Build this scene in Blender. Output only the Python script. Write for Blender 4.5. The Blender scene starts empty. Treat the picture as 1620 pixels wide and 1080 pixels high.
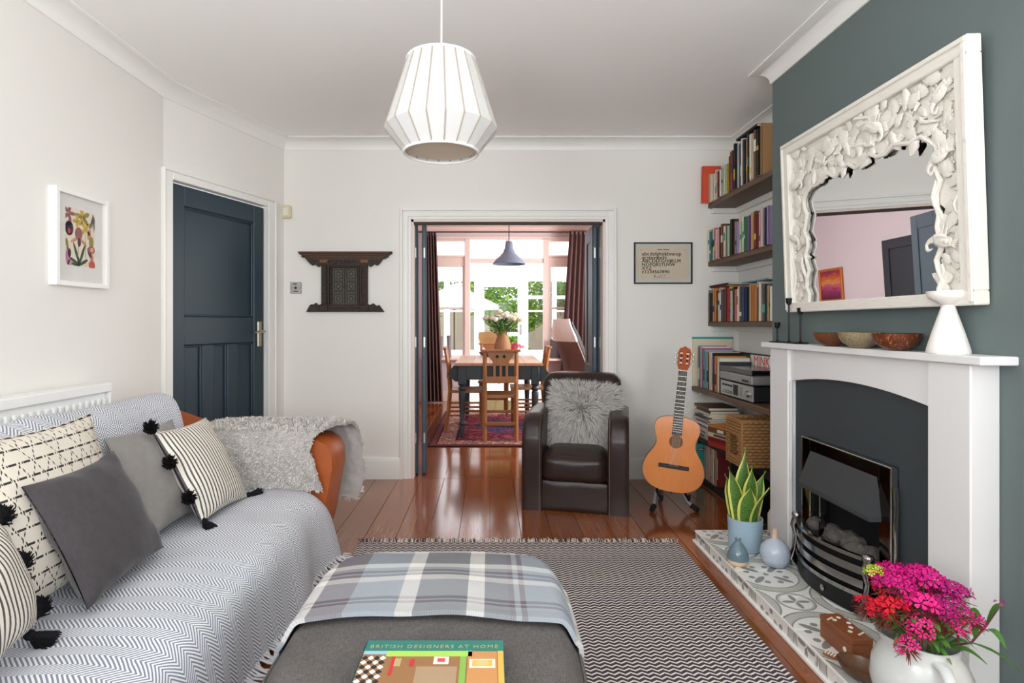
import bpy, bmesh, math, random
from mathutils import Vector, Matrix, Euler
import numpy as np
sin, cos, pi = math.sin, math.cos, math.pi
sc = bpy.context.scene
COL = sc.collection
R = random.Random(7)

# ---------------------------------------------------------------- camera, sky, light
cam = bpy.data.cameras.new('camera'); cam.lens = 20.0; cam.sensor_width = 36.0
cam.shift_x = 35 / 1620; cam.shift_y = -28 / 1620; cam.clip_start = 0.05; cam.clip_end = 200
camo = bpy.data.objects.new('camera', cam); COL.objects.link(camo)
camo.location = (0, 0, 1.184); camo.rotation_euler = (pi / 2, 0, 0)
sc.camera = camo

w = bpy.data.worlds.new('sky'); sc.world = w; w.use_nodes = True
wn = w.node_tree; bgn = wn.nodes['Background']
bgn.inputs[0].default_value = (0.90, 0.95, 1.0, 1); bgn.inputs[1].default_value = 2.2

sun = bpy.data.lights.new('sun', 'SUN'); sun.energy = 7.0; sun.angle = math.radians(3); sun.color = (1, .96, .9)
suno = bpy.data.objects.new('sun', sun); COL.objects.link(suno)
suno.rotation_euler = (math.radians(-39), math.radians(15), 0)

def area(name, loc, rot, sx, sy, e, col=(1, 1, 1)):
    l = bpy.data.lights.new(name, 'AREA'); l.shape = 'RECTANGLE'; l.size = sx; l.size_y = sy; l.energy = e; l.color = col
    o = bpy.data.objects.new(name, l); COL.objects.link(o); o.location = loc; o.rotation_euler = rot
    return o
# daylight through the front bay window (behind the camera), plus added fill light at a made-up dining side window
area('daylight_bay_centre', (0.0, -1.07, 1.60), (math.radians(126), 0, 0), 1.6, 1.7, 24, (.95, .985, 1.0))
area('daylight_bay_left', (-1.24, -.78, 1.60), (math.radians(134), 0, math.radians(-38)), .85, 1.7, 52, (.95, .985, 1.0))
area('daylight_bay_right', (1.24, -.78, 1.60), (math.radians(134), 0, math.radians(38)), .85, 1.7, 52, (.95, .985, 1.0))
area('fill_added_side_window', (2.55, 6.4, 1.6), (math.radians(90), 0, math.radians(90)), 2.6, 1.7, 190, (1.0, .97, .95))  # added fill lamp brightening the dining room from out of view

sc.view_settings.view_transform = 'Standard'; sc.view_settings.look = 'None'
sc.view_settings.exposure = 0.0; sc.view_settings.gamma = 1.0; sc.view_settings.use_curve_mapping = False
sc.cycles.use_denoising = True
sc.cycles.max_bounces = 10; sc.cycles.diffuse_bounces = 6; sc.cycles.glossy_bounces = 4
sc.cycles.transparent_max_bounces = 16; sc.cycles.sample_clamp_indirect = 6.0
sc.cycles.caustics_reflective = False; sc.cycles.caustics_refractive = False

# ---------------------------------------------------------------- helpers
def lin(c): c /= 255.0; return c / 12.92 if c <= .04045 else ((c + .055) / 1.055) ** 2.4
def C(r, g, b): return (lin(r), lin(g), lin(b), 1.0)

class V:
    """a socket of a shader graph, with arithmetic"""
    def __init__(s, g, k): s.g, s.k = g, k
    def _m(s, op, *a): return s.g.math(op, s, *a)
    def __add__(s, o): return s._m('ADD', o)
    __radd__ = __add__
    def __sub__(s, o): return s._m('SUBTRACT', o)
    def __rsub__(s, o): return s.g.math('SUBTRACT', o, s)
    def __mul__(s, o): return s._m('MULTIPLY', o)
    __rmul__ = __mul__
    def __truediv__(s, o): return s._m('DIVIDE', o)
    def __neg__(s): return s._m('MULTIPLY', -1)
    def frac(s): return s._m('FRACT')
    def floor(s): return s._m('FLOOR')
    def abs(s): return s._m('ABSOLUTE')
    def sin(s): return s._m('SINE')
    def sqrt(s): return s._m('SQRT')
    def lt(s, o): return s._m('LESS_THAN', o)
    def gt(s, o): return s._m('GREATER_THAN', o)
    def mx(s, o): return s._m('MAXIMUM', o)
    def mn(s, o): return s._m('MINIMUM', o)
    def tri(s): return ((s.frac() * 2 - 1).abs())          # 1..0..1
    def band(s, a, b): return s.gt(a) * s.lt(b)

class G:
    def __init__(s, name, rough=.6, spec=.4, metal=0.0):
        s.m = bpy.data.materials.new(name); s.m.use_nodes = True
        s.t = s.m.node_tree; s.n = s.t.nodes; s.l = s.t.links
        s.b = s.n['Principled BSDF']
        s.b.inputs['Roughness'].default_value = rough
        s.b.inputs['Specular IOR Level'].default_value = spec
        s.b.inputs['Metallic'].default_value = metal
    def put(s, sock, val):
        if isinstance(val, V): s.l.new(val.k, sock)
        else: sock.default_value = val
    def math(s, op, *a):
        n = s.n.new('ShaderNodeMath'); n.operation = op
        for i, x in enumerate(a): s.put(n.inputs[i], x)
        return V(s, n.outputs[0])
    def uv(s):
        n = s.n.new('ShaderNodeTexCoord'); x = s.n.new('ShaderNodeSeparateXYZ'); s.l.new(n.outputs['UV'], x.inputs[0])
        s.vec = V(s, n.outputs['UV']); return V(s, x.outputs[0]), V(s, x.outputs[1])
    def co(s, kind='Object'):
        n = s.n.new('ShaderNodeTexCoord'); x = s.n.new('ShaderNodeSeparateXYZ'); s.l.new(n.outputs[kind], x.inputs[0])
        s.vec = V(s, n.outputs[kind]); return V(s, x.outputs[0]), V(s, x.outputs[1]), V(s, x.outputs[2])
    def scaled(s, vec, sx, sy, sz):
        n = s.n.new('ShaderNodeMapping'); s.l.new(vec.k, n.inputs[0]); n.inputs['Scale'].default_value = (sx, sy, sz)
        return V(s, n.outputs[0])
    def noise(s, scale, detail=3, rough=.5, vec=None, dist=0.0):
        n = s.n.new('ShaderNodeTexNoise'); n.inputs['Scale'].default_value = scale
        n.inputs['Detail'].default_value = detail; n.inputs['Roughness'].default_value = rough; n.inputs['Distortion'].default_value = dist
        if vec: s.l.new(vec.k, n.inputs['Vector'])
        return V(s, n.outputs['Fac'])
    def voronoi(s, scale, feature='F1', vec=None, out='Distance', rnd=1.0):
        n = s.n.new('ShaderNodeTexVoronoi'); n.feature = feature; n.inputs['Scale'].default_value = scale
        n.inputs['Randomness'].default_value = rnd
        if vec: s.l.new(vec.k, n.inputs['Vector'])
        return V(s, n.outputs[out])
    def rand(s):
        n = s.n.new('ShaderNodeObjectInfo'); return V(s, n.outputs['Random'])
    def mix(s, f, a, b):
        n = s.n.new('ShaderNodeMix'); n.data_type = 'RGBA'
        s.put(n.inputs[0], f); s.put(n.inputs[6], a); s.put(n.inputs[7], b)
        return V(s, n.outputs[2])
    def ramp(s, f, stops, const=False):
        n = s.n.new('ShaderNodeValToRGB'); e = n.color_ramp.elements
        if const: n.color_ramp.interpolation = 'CONSTANT'
        while len(e) < len(stops): e.new(1.0)
        for i, (p, c) in enumerate(stops): e[i].position = p; e[i].color = c
        s.put(n.inputs[0], f); return V(s, n.outputs[0])
    def hsv(s, col, h=.5, sat=1.0, v=1.0):
        n = s.n.new('ShaderNodeHueSaturation'); s.put(n.inputs['Hue'], h); s.put(n.inputs['Saturation'], sat); s.put(n.inputs['Value'], v)
        s.put(n.inputs['Color'], col); return V(s, n.outputs[0])
    def bump(s, h, strength=.3, dist=.01):
        n = s.n.new('ShaderNodeBump'); n.inputs['Strength'].default_value = strength; n.inputs['Distance'].default_value = dist
        s.put(n.inputs['Height'], h); s.l.new(n.outputs[0], s.b.inputs['Normal'])
    def color(s, c): s.put(s.b.inputs['Base Color'], c); return s
    def set(s, **k):
        for a, b in k.items(): s.put(s.b.inputs[a.replace('_', ' ')], b)
        return s

MATS = {}
def flat(name, col, rough=.55, spec=.4, metal=0.0, var=.06, scale=30, bump=0.0, coat=0.0):
    """plain procedural surface: a colour with a little noise in it"""
    if name in MATS: return MATS[name]
    g = G(name, rough, spec, metal)
    g.co(); n = g.noise(scale, 4)
    g.color(g.hsv(col, v=n * (2 * var) + (1 - var)))
    if bump: g.bump(g.noise(scale * 4, 3), bump, .004)
    if coat: g.set(Coat_Weight=coat, Coat_Roughness=.12)
    MATS[name] = g.m; return g.m

class MB:
    """collects shapes; build() links them as ONE mesh object"""
    def __init__(s, M=None): s.v, s.f, s.u, s.mi, s.M = [], [], {}, [], M
    def _add(s, vs, fs, uvs=None, mi=0):
        b = len(s.v)
        if s.M is not None: vs = [tuple(s.M @ Vector(p)) for p in vs]
        s.v.extend(tuple(p) for p in vs)
        for i, f in enumerate(fs):
            s.f.append(tuple(b + k for k in f)); s.mi.append(mi)
        if uvs:
            for i, q in enumerate(uvs): s.u[b + i] = q
        return s
    def box(s, x0, x1, y0, y1, z0, z1, bev=0.0, mi=0):
        if x1 < x0: x0, x1 = x1, x0
        if y1 < y0: y0, y1 = y1, y0
        if z1 < z0: z0, z1 = z1, z0
        if bev <= 0:
            v = [(x, y, z) for x in (x0, x1) for y in (y0, y1) for z in (z0, z1)]
            return s._add(v, [(0, 1, 3, 2), (4, 6, 7, 5), (0, 4, 5, 1), (2, 3, 7, 6), (0, 2, 6, 4), (1, 5, 7, 3)], mi=mi)
        b = min(bev, (x1 - x0) * .49, (y1 - y0) * .49, (z1 - z0) * .49)
        v = []; ix = {}
        for i, x in enumerate((x0, x1)):
            for j, y in enumerate((y0, y1)):
                for k, z in enumerate((z0, z1)):
                    sx, sy, sz = (1 if i == 0 else -1), (1 if j == 0 else -1), (1 if k == 0 else -1)
                    ix[i, j, k] = len(v)
                    v += [(x, y + sy * b, z + sz * b), (x + sx * b, y, z + sz * b), (x + sx * b, y + sy * b, z)]
        f = []
        for i in (0, 1):
            f.append([ix[i, j, k] for j, k in ((0, 0), (0, 1), (1, 1), (1, 0))])
            f.append([ix[j, i, k] + 1 for j, k in ((0, 0), (0, 1), (1, 1), (1, 0))])
            f.append([ix[j, k, i] + 2 for j, k in ((0, 0), (0, 1), (1, 1), (1, 0))])
        for a in (0, 1):
            for c in (0, 1):
                f.append([ix[a, c, 0], ix[a, c, 1], ix[a, c, 1] + 1, ix[a, c, 0] + 1])
                f.append([ix[a, 0, c], ix[a, 1, c], ix[a, 1, c] + 2, ix[a, 0, c] + 2])
                f.append([ix[0, a, c] + 1, ix[1, a, c] + 1, ix[1, a, c] + 2, ix[0, a, c] + 2])
        for t in ix.values(): f.append([t, t + 1, t + 2])
        return s._add(v, f, mi=mi)
    def lathe(s, prof, segs=24, c=(0, 0, 0), mi=0, sx=1.0, sy=1.0, cap=True):
        v, f = [], []; n = len(prof)
        for k in range(segs):
            a = 2 * pi * k / segs
            for r, z in prof: v.append((c[0] + r * cos(a) * sx, c[1] + r * sin(a) * sy, c[2] + z))
        for k in range(segs):
            k2 = (k + 1) % segs
            for i in range(n - 1): f.append((k * n + i, k2 * n + i, k2 * n + i + 1, k * n + i + 1))
        if cap:
            if prof[0][0] > 1e-5: f.append([k * n for k in range(segs)][::-1])
            if prof[-1][0] > 1e-5: f.append([k * n + n - 1 for k in range(segs)])
        return s._add(v, f, mi=mi)
    def tube(s, pts, r, segs=8, mi=0, cap=True, flatten=1.0):
        pts = [Vector(p) for p in pts]; n = len(pts); v, f = [], []
        up = Vector((0, 0, 1)); last = None
        for i, p in enumerate(pts):
            t = (pts[min(i + 1, n - 1)] - pts[max(i - 1, 0)]).normalized()
            if last is None:
                a = t.cross(up)
                if a.length < 1e-3: a = t.cross(Vector((1, 0, 0)))
            else: a = last - t * last.dot(t)
            a.normalize(); last = a; b = t.cross(a)
            rr = r[i] if isinstance(r, (list, tuple)) else r
            for k in range(segs):
                q = 2 * pi * k / segs; v.append(tuple(p + a * (rr * cos(q)) + b * (rr * sin(q) * flatten)))
        for i in range(n - 1):
            for k in range(segs):
                k2 = (k + 1) % segs; f.append((i * segs + k, i * segs + k2, (i + 1) * segs + k2, (i + 1) * segs + k))
        if cap: f.append(list(range(segs))[::-1]); f.append([(n - 1) * segs + k for k in range(segs)])
        return s._add(v, f, mi=mi)
    def prism(s, pts, a0, a1, axis='y', mi=0):
        """2-D outline swept between a0 and a1 along an axis ('y': pts are x,z; 'x': y,z; 'z': x,y)"""
        def P(p, a): return {'y': (p[0], a, p[1]), 'x': (a, p[0], p[1]), 'z': (p[0], p[1], a)}[axis]
        n = len(pts); v = [P(p, a0) for p in pts] + [P(p, a1) for p in pts]
        f = [list(range(n)), list(range(n, 2 * n))[::-1]] + [(i, (i + 1) % n, n + (i + 1) % n, n + i) for i in range(n)]
        return s._add(v, f, mi=mi)
    def surf(s, fn, nu, nv, cu=False, cv=False, uv=None, mi=0):
        v, f, q = [], [], []
        for i in range(nu + (0 if cu else 1)):
            for j in range(nv + (0 if cv else 1)):
                a, b = i / nu, j / nv; v.append(tuple(fn(a, b))); q.append(uv(a, b) if uv else (a, b))
        W = nv if cv else nv + 1; H = nu if cu else nu + 1
        for i in range(nu):
            for j in range(nv):
                i2, j2 = (i + 1) % H, (j + 1) % W; f.append((i * W + j, i2 * W + j, i2 * W + j2, i * W + j2))
        return s._add(v, f, q, mi=mi)
    def ell(s, c, r, nu=10, nv=8, M=None, mi=0):
        v = []; f = []
        for j in range(1, nv):
            for i in range(nu):
                a, b = 2 * pi * i / nu, pi * j / nv
                p = Vector((r[0] * cos(a) * sin(b), r[1] * sin(a) * sin(b), r[2] * cos(b)))
                if M is not None: p = M @ p
                v.append((c[0] + p[0], c[1] + p[1], c[2] + p[2]))
        t = Vector((0, 0, r[2])); t = M @ t if M is not None else t
        v.append((c[0] + t[0], c[1] + t[1], c[2] + t[2])); v.append((c[0] - t[0], c[1] - t[1], c[2] - t[2]))
        for j in range(nv - 2):
            for i in range(nu): f.append((j * nu + i, j * nu + (i + 1) % nu, (j + 1) * nu + (i + 1) % nu, (j + 1) * nu + i))
        T = len(v) - 2
        for i in range(nu): f.append((T, (i + 1) % nu, i)); f.append((T + 1, (nv - 2) * nu + i, (nv - 2) * nu + (i + 1) % nu))
        return s._add(v, f, mi=mi)
    def mesh(s, name, smooth=35, recalc=True, solid=0.0):
        me = bpy.data.meshes.new(name); me.from_pydata(s.v, [], s.f)
        if s.u:
            lay = me.uv_layers.new(name='UVMap')
            vi = np.empty(len(me.loops), dtype=np.int32); me.loops.foreach_get('vertex_index', vi)
            arr = np.zeros((len(s.v), 2), dtype=np.float32)
            for k, q in s.u.items(): arr[k] = q
            lay.data.foreach_set('uv', arr[vi].ravel())
        if any(s.mi): me.polygons.foreach_set('material_index', s.mi)
        if recalc or solid:
            bm = bmesh.new(); bm.from_mesh(me)
            if recalc: bmesh.ops.recalc_face_normals(bm, faces=bm.faces)
            if solid: bmesh.ops.solidify(bm, geom=bm.faces[:], thickness=solid)
            bm.to_mesh(me); bm.free()
        if smooth:
            me.shade_smooth(); me.set_sharp_from_angle(angle=math.radians(smooth))
        me.update(); return me
    def build(s, name, mat, parent=None, smooth=35, recalc=True, solid=0.0):
        return link(name, s.mesh(name, smooth, recalc, solid), mat, parent)

def link(name, me, mat, parent=None):
    o = bpy.data.objects.new(name, me)
    if mat is not None and len(me.materials) == 0:
        for m in (mat if isinstance(mat, (list, tuple)) else [mat]): me.materials.append(m)
    COL.objects.link(o)
    if parent is not None: o.parent = parent
    return o
def thing(name, label, cat, loc=(0, 0, 0), rot=(0, 0, 0), group=None, scale=None):
    o = bpy.data.objects.new(name, None); o.empty_display_size = .05; COL.objects.link(o); o.location = loc; o.rotation_euler = rot
    if scale: o.scale = (scale,) * 3
    return tag(o, label, cat, group)
def tag(o, label, cat, group=None):
    o['label'] = label; o['category'] = cat
    if group: o['group'] = group
    return o
def struct(name, mb, mat, label=None, smooth=35):
    o = mb.build(name, mat, smooth=smooth) if isinstance(mb, MB) else mb
    o['kind'] = 'structure'
    o['label'] = label or name.replace('_', ' '); o['category'] = name.split('_')[0]
    return o
def stuff(o): o['kind'] = 'stuff'; return o
def text_mesh(body, size, extrude=.0004, align='CENTER', space=1.0, line=1.0):
    c = bpy.data.curves.new('lettering', 'FONT'); c.body = body; c.size = size; c.extrude = extrude; c.align_x = align
    c.align_y = 'CENTER'; c.space_character = space; c.space_line = line; c.resolution_u = 2
    o = bpy.data.objects.new('lettering', c); COL.objects.link(o)
    dg = bpy.context.evaluated_depsgraph_get(); me = bpy.data.meshes.new_from_object(o.evaluated_get(dg))
    bpy.data.objects.remove(o); bpy.data.curves.remove(c); me.materials.clear(); return me
def lettering(body, size, mat, parent, loc, rot, align='CENTER', space=1.0, line=1.0, name='lettering', ext=.0004):
    o = link(name, text_mesh(body, size, ext, align, space, line), mat, parent); o.location = loc; o.rotation_euler = rot; return o
def ordinal(n):
    return ['first', 'second', 'third', 'fourth', 'fifth', 'sixth', 'seventh', 'eighth', 'ninth', 'tenth', 'eleventh', 'twelfth'][n] if n < 12 else str(n + 1) + ('st' if (n + 1) % 10 == 1 else 'nd' if (n + 1) % 10 == 2 else 'rd' if (n + 1) % 10 == 3 else 'th')
def frame_matrix(o, x, y, z): 
    return Matrix(((x[0], y[0], z[0], o[0]), (x[1], y[1], z[1], o[1]), (x[2], y[2], z[2], o[2]), (0, 0, 0, 1)))
def smooth(a, b, x):
    t = max(0, min(1, (x - a) / (b - a))); return t * t * (3 - 2 * t)
def lerp_path(pts, t):
    """point at fraction t of a polyline (Catmull-Rom, by index)"""
    n = len(pts) - 1; f = min(t * n, n - 1e-9); i = int(f); u = f - i
    p = [np.array(pts[max(0, min(n, i + k))], float) for k in (-1, 0, 1, 2)]
    return .5 * ((2 * p[1]) + (-p[0] + p[2]) * u + (2 * p[0] - 5 * p[1] + 4 * p[2] - p[3]) * u * u + (-p[0] + 3 * p[1] - 3 * p[2] + p[3]) * u ** 3)
def glass_mat():
    g = G('clear_glass', .02, .5); t = g.n.new('ShaderNodeBsdfTransparent'); gl = g.n.new('ShaderNodeBsdfGlossy'); gl.inputs['Roughness'].default_value = .02
    lw = g.n.new('ShaderNodeLayerWeight'); lw.inputs[0].default_value = .5; f = V(g, lw.outputs['Facing']); f = f * f; f = f * f * .5 + .025
    mx = g.n.new('ShaderNodeMixShader'); g.put(mx.inputs[0], f); g.l.new(t.outputs[0], mx.inputs[1]); g.l.new(gl.outputs[0], mx.inputs[2])
    g.l.new(mx.outputs[0], g.n['Material Output'].inputs[0]); return g.m
# ---------------------------------------------------------------- materials of the shell
WHITE = flat('white_wall_paint', C(238, 236, 231), .75, .2, var=.012, scale=6, bump=.03)
CEIL = flat('ceiling_paint', C(250, 249, 247), .8, .15, var=.012, scale=5, bump=.03)
TRIM = flat('white_gloss_trim', C(240, 239, 235), .35, .45, var=.012)
GREEN = flat('dark_green_grey_paint', C(104, 116, 115), .8, .2, var=.02, scale=8, bump=.06)
PINK = flat('pink_wall_paint', C(214, 205, 210), .75, .2, var=.02, scale=8, bump=.05)
PINKTRIM = flat('pink_white_gloss', C(240, 222, 214), .35, .45, var=.015)
TEAL = flat('dark_teal_door_paint', C(41, 60, 70), .45, .4, var=.03, scale=14)
BLUE = flat('slate_blue_door_paint', C(64, 80, 92), .4, .45, var=.03, scale=14)
UPVC = flat('white_upvc', C(244, 246, 250), .3, .5, var=.01)
CHROME = flat('polished_chrome', C(210, 208, 205), .12, .5, 1.0, var=.01)
STEEL = flat('brushed_steel', C(176, 174, 170), .32, .5, 1.0, var=.03)
BRASS = flat('aged_nickel', C(172, 160, 142), .3, .5, 1.0, var=.05)
BLACKM = flat('black_satin_metal', C(26, 27, 29), .42, .4, .3, var=.05)
BLACK = flat('black_laminate', C(30, 29, 29), .5, .35, var=.05)
GLASS = glass_mat()

def floor_mat():
    g = G('varnished_pine_boards', .2, .5); x, y, z = g.co()
    r = g.rand(); v = g.scaled(g.vec, 40, 1.6, 1); n = g.noise(1.6, 4, .5, v, .2); big = g.noise(1.6, 3)
    base = g.ramp(n * .85 + r * .15, [(0.2, C(98, 46, 16)), (.5, C(128, 66, 26)), (.8, C(152, 84, 36))])
    g.color(g.hsv(base, v=r * .16 + .88 + big * .14))
    g.put(g.b.inputs['Roughness'], g.noise(4, 3) * .07 + .13)
    g.set(Coat_Weight=.6, Coat_Roughness=.12); return g.m
FLOOR = floor_mat()

YB = 4.35; CEILZ = 2.59; XC = 1.558; XR = 1.90; XL = -1.913
# floor: a sub-floor with every board laid on it
fl = struct('floor', MB().box(-2.2, 2.4, -1.2, 8.8, -.06, -.014), FLOOR, 'reddish brown varnished floorboards running towards the garden window')
bw = .174
for k in range(-12, 13):
    x0, x1 = k * bw + .0009, (k + 1) * bw - .0009
    cut = R.uniform(.3, 3.2)
    for a, b in ((-1.2, cut), (cut + .0015, YB)):
        m = MB().box(-(x1 - x0) / 2, (x1 - x0) / 2, -(b - a) / 2, (b - a) / 2, -.014, 0, .0015)
        o = m.build('floor_board', FLOOR, fl, smooth=0); o.location = ((x0 + x1) / 2, (a + b) / 2, 0)
    cut = R.uniform(5.4, 7.6)
    for a, b in ((YB + .122, cut), (cut + .0015, 8.8)):
        m = MB().box(-(x1 - x0) / 2, (x1 - x0) / 2, -(b - a) / 2, (b - a) / 2, -.014, 0, .0015)
        o = m.build('floor_board', FLOOR, fl, smooth=0); o.location = ((x0 + x1) / 2, (a + b) / 2, 0)
o = MB().box(-.75, .75, -.06, .06, -.014, 0.001, .0015).build('threshold_board', FLOOR, fl, smooth=0); o.location = (.14, YB + .061, 0)

# walls
struct('ceiling', MB().box(-2.2, 2.4, -1.2, YB + .12, CEILZ, CEILZ + .1), CEIL, 'smooth off-white ceiling of the living room')
struct('wall_left', MB().box(XL - .15, XL, -.5, 3.34, 0, CEILZ), WHITE, 'plain white wall behind the sofa')
OX0, OX1, OZ = -.605, .885, 1.985
m = MB().box(-1.75, OX0, YB, YB + .12, 0, CEILZ).box(OX1, XR + .2, YB, YB + .12, 0, CEILZ).box(OX0, OX1, YB, YB + .12, OZ, CEILZ)
struct('wall_back', m, WHITE, 'white wall around the double doorway to the dining room')
struct('wall_right', MB().box(XR, XR + .15, -.5, YB, 0, CEILZ), WHITE, 'white alcove wall behind the bookshelves')
struct('wall_chimney', MB().box(XC, XR, 1.56, 3.137, 0, CEILZ), GREEN, 'dark green-grey painted chimney breast')
# the front wall behind the camera with its wide window
m = MB().box(-2.1, -1.5, -.50, -.35, 0, CEILZ).box(1.5, 2.1, -.50, -.35, 0, CEILZ).box(-1.5, 1.5, -.50, -.35, 2.47, CEILZ)
m.prism([(-1.62, -.50), (-.86, -1.05), (.86, -1.05), (1.62, -.50), (1.5, -.45), (.8, -.95), (-.8, -.95), (-1.5, -.45)], 0, .7, 'z')
m.prism([(-1.62, -.50), (-.86, -1.05), (.86, -1.05), (1.62, -.50)], 2.47, CEILZ, 'z')
struct('wall_front', m, WHITE, 'white wall around the front bay window')
wf = struct('window_2', MB().prism([(-1.58, -.49), (-.84, -1.03), (.84, -1.03), (1.58, -.49), (1.5, -.45), (.8, -.95), (-.8, -.95), (-1.5, -.45)], .7, .76, 'z'), TRIM, 'white framed front bay window')
for x, y in ((-1.54, -.48), (-.82, -.99), (0, -.99), (.82, -.99), (1.54, -.48)): MB().box(x - .03, x + .03, y - .03, y + .03, .76, 2.47, .004).build('window_post', TRIM, wf)
for a, b in (((-1.52, -.48), (-.84, -.99)), ((-.8, -.99), (-.03, -.99)), ((.03, -.99), (.8, -.99)), ((.84, -.99), (1.52, -.48))):
    MB()._add([(a[0], a[1], .76), (b[0], b[1], .76), (b[0], b[1], 2.47), (a[0], a[1], 2.47)], [(0, 1, 2, 3)]).build('pane', GLASS, wf, smooth=0, recalc=False, solid=.004)

# angled wall with the dark teal door: local x runs along the wall, local y away from the room
WA = math.atan2(1.018, .339); WL = 1.073
def on_wall(o): o.location = (XL, 3.332, 0); o.rotation_euler = (0, 0, WA); return o
D0, D1, DZ = .061, .869, 2.03
m = MB().box(-.02, D0 - .012, 0, .12, 0, CEILZ).box(D1 + .012, WL + .03, 0, .12, 0, CEILZ).box(D0 - .012, D1 + .012, 0, .12, DZ + .012, CEILZ)
on_wall(struct('wall_door', m, WHITE, 'short angled white wall around the teal door'))
t = on_wall(struct('trim_1', MB().box(D0 - .065, D0 - .01, -.022, 0, 0, DZ + .055, .004).box(D1 + .01, D1 + .075, -.022, 0, 0, DZ + .055, .004)
    .box(D0 - .01, D1 + .01, -.022, 0, DZ + .01, DZ + .055, .004).box(D1 + .075, D1 + .09, -.03, 0, 0, DZ + .07, .004).box(D0 - .08, D0 - .065, -.03, 0, 0, DZ + .07, .004).box(D0 - .065, D1 + .075, -.03, 0, DZ + .055, DZ + .07, .004),
    TRIM, 'white architrave around the teal door'))
d = on_wall(struct('door_1', MB().box(D0, D1, .034, .05, .005, DZ), TEAL, 'closed dark teal panelled door in the angled wall'))
ST, Y0, Y1 = .105, .014, .05
def dpart(n, x0, x1, z0, z1, y0=Y0, b=.006): return MB().box(D0 + x0, D0 + x1, y0, y0 + .022, z0, z1, b).build(n, TEAL, d)
WD = D1 - D0
dpart('stile', 0, ST, .005, DZ); dpart('stile', WD - ST, WD, .005, DZ)
dpart('rail', ST, WD - ST, DZ - .125, DZ); dpart('rail', ST, WD - ST, 1.05, 1.23); dpart('rail', ST, WD - ST, .005, .2)
for a in (.29, .50): dpart('muntin', a - .045, a + .045, .2, 1.05)
def bead(x0, x1, z0, z1):
    m = MB()
    for a in ((x0, x0 + .014, z0, z1), (x1 - .014, x1, z0, z1), (x0, x1, z0, z0 + .014), (x0, x1, z1 - .014, z1)):
        m.box(D0 + a[0], D0 + a[1], .021, .034, a[2], a[3], .005)
    p = m.build('panel_bead', TEAL, d); return p
bead(ST, WD - ST, 1.23, DZ - .125); bead(ST, .245, .2, 1.05); bead(.335, .455, .2, 1.05); bead(.545, WD - ST, .2, 1.05)
hp = MB().box(WD + D0 - .072, WD + D0 - .032, .006, .015, 1.02, 1.2, .003).build('handle_plate', BRASS, d)
MB().tube([(WD + D0 - .052, .01, 1.13), (WD + D0 - .052, -.035, 1.13), (WD + D0 - .075, -.045, 1.13), (WD + D0 - .165, -.045, 1.125)], [.009, .009, .009, .007], 8).build('lever', BRASS, hp)
for z in (.2, 1.0, 1.72): MB().box(D0 - .010, D0 + .012, .004, .014, z, z + .1, .002).build('hinge', STEEL, d)

def sweep(path, prof, ends=True):
    m = MB(); n = len(path); v, f = [], []; k = len(prof)
    P = [Vector(p) for p in path]
    nor = [Vector((b.y - a.y, -(b.x - a.x))).normalized() for a, b in zip(P, P[1:])]
    for i, p in enumerate(P):
        if i == 0: q = nor[0]
        elif i == n - 1: q = nor[-1]
        else: q = (nor[i - 1] + nor[i]) / (1 + nor[i - 1].dot(nor[i]))
        for o, z in prof: v.append((p.x + q.x * o, p.y + q.y * o, z))
    for i in range(n - 1):
        for j in range(k): f.append((i * k + j, (i + 1) * k + j, (i + 1) * k + (j + 1) % k, i * k + (j + 1) % k))
    if ends: f.append(list(range(k))); f.append([(n - 1) * k + j for j in range(k)][::-1])
    m._add(v, f); return m
cove = [(0, CEILZ), (.092, CEILZ), (.092, CEILZ - .007), (.082, CEILZ - .009)]
for i in range(9):
    a = pi / 2 * i / 8; cove.append((.010 + .072 * (1 - sin(a)), CEILZ - .010 - .066 * (1 - cos(a))))
cove += [(.008, CEILZ - .082), (0, CEILZ - .082)]
path = [(XL, -.35), (XL, 3.332), (XL + .339, YB), (XR, YB), (XR, 3.137), (XC, 3.137), (XC, 1.56), (XR, 1.56), (XR, -.35)]
struct('trim_2', sweep(path, cove), TRIM, 'white coved plaster cornice round the living room ceiling', smooth=30)

# double doorway: lining and moulded architrave
m = MB()
for x0, x1, s in ((OX0, OX0 + .022, 1), (OX1 - .022, OX1, -1)): m.box(x0, x1, YB - .004, YB + .125, 0, OZ)
m.box(OX0, OX1, YB - .004, YB + .125, OZ - .022, OZ)
struct('trim_3', m, flat('cream_lining', C(226, 214, 204), .4, .4, var=.02), 'cream lining inside the double doorway')
m = MB()
for a, b, p in ((-.004, .018, .012), (.018, .050, .019), (.050, .060, .014), (.060, .078, .030)):
    m.box(OX0 - b, OX0 - a, YB - p, YB, 0, OZ + b, .002); m.box(OX1 + a, OX1 + b, YB - p, YB, 0, OZ + b, .002)
    m.box(OX0 - a, OX1 + a, YB - p, YB, OZ + a, OZ + b, .002)
struct('trim_4', m, TRIM, 'white moulded architrave around the double doorway')
struct('trim_5', MB().box(OX0 + .022, OX1 - .022, YB + .02, YB + .05, OZ - .04, OZ - .022), flat('dark_track', C(52, 40, 34), .5), 'dark top track of the folding doors')
skirt = [(0, 0), (.018, 0), (.018, .135), (.012, .15), (.008, .162), (0, .162)]
m = sweep([(XL + .339 * .93, YB - 1.018 * .07), (XL + .339, YB), (OX0 - .079, YB)], skirt); struct('baseboard_back', m, TRIM, 'white skirting board left of the doorway')
struct('baseboard_right', sweep([(OX1 + .079, YB), (XR, YB), (XR, 3.137), (XC, 3.137), (XC, 3.09)], skirt), TRIM, 'white skirting board right of the doorway')
struct('baseboard_left', sweep([(XL, -.35), (XL, 3.30)], skirt), TRIM, 'white skirting board behind the sofa')

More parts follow.
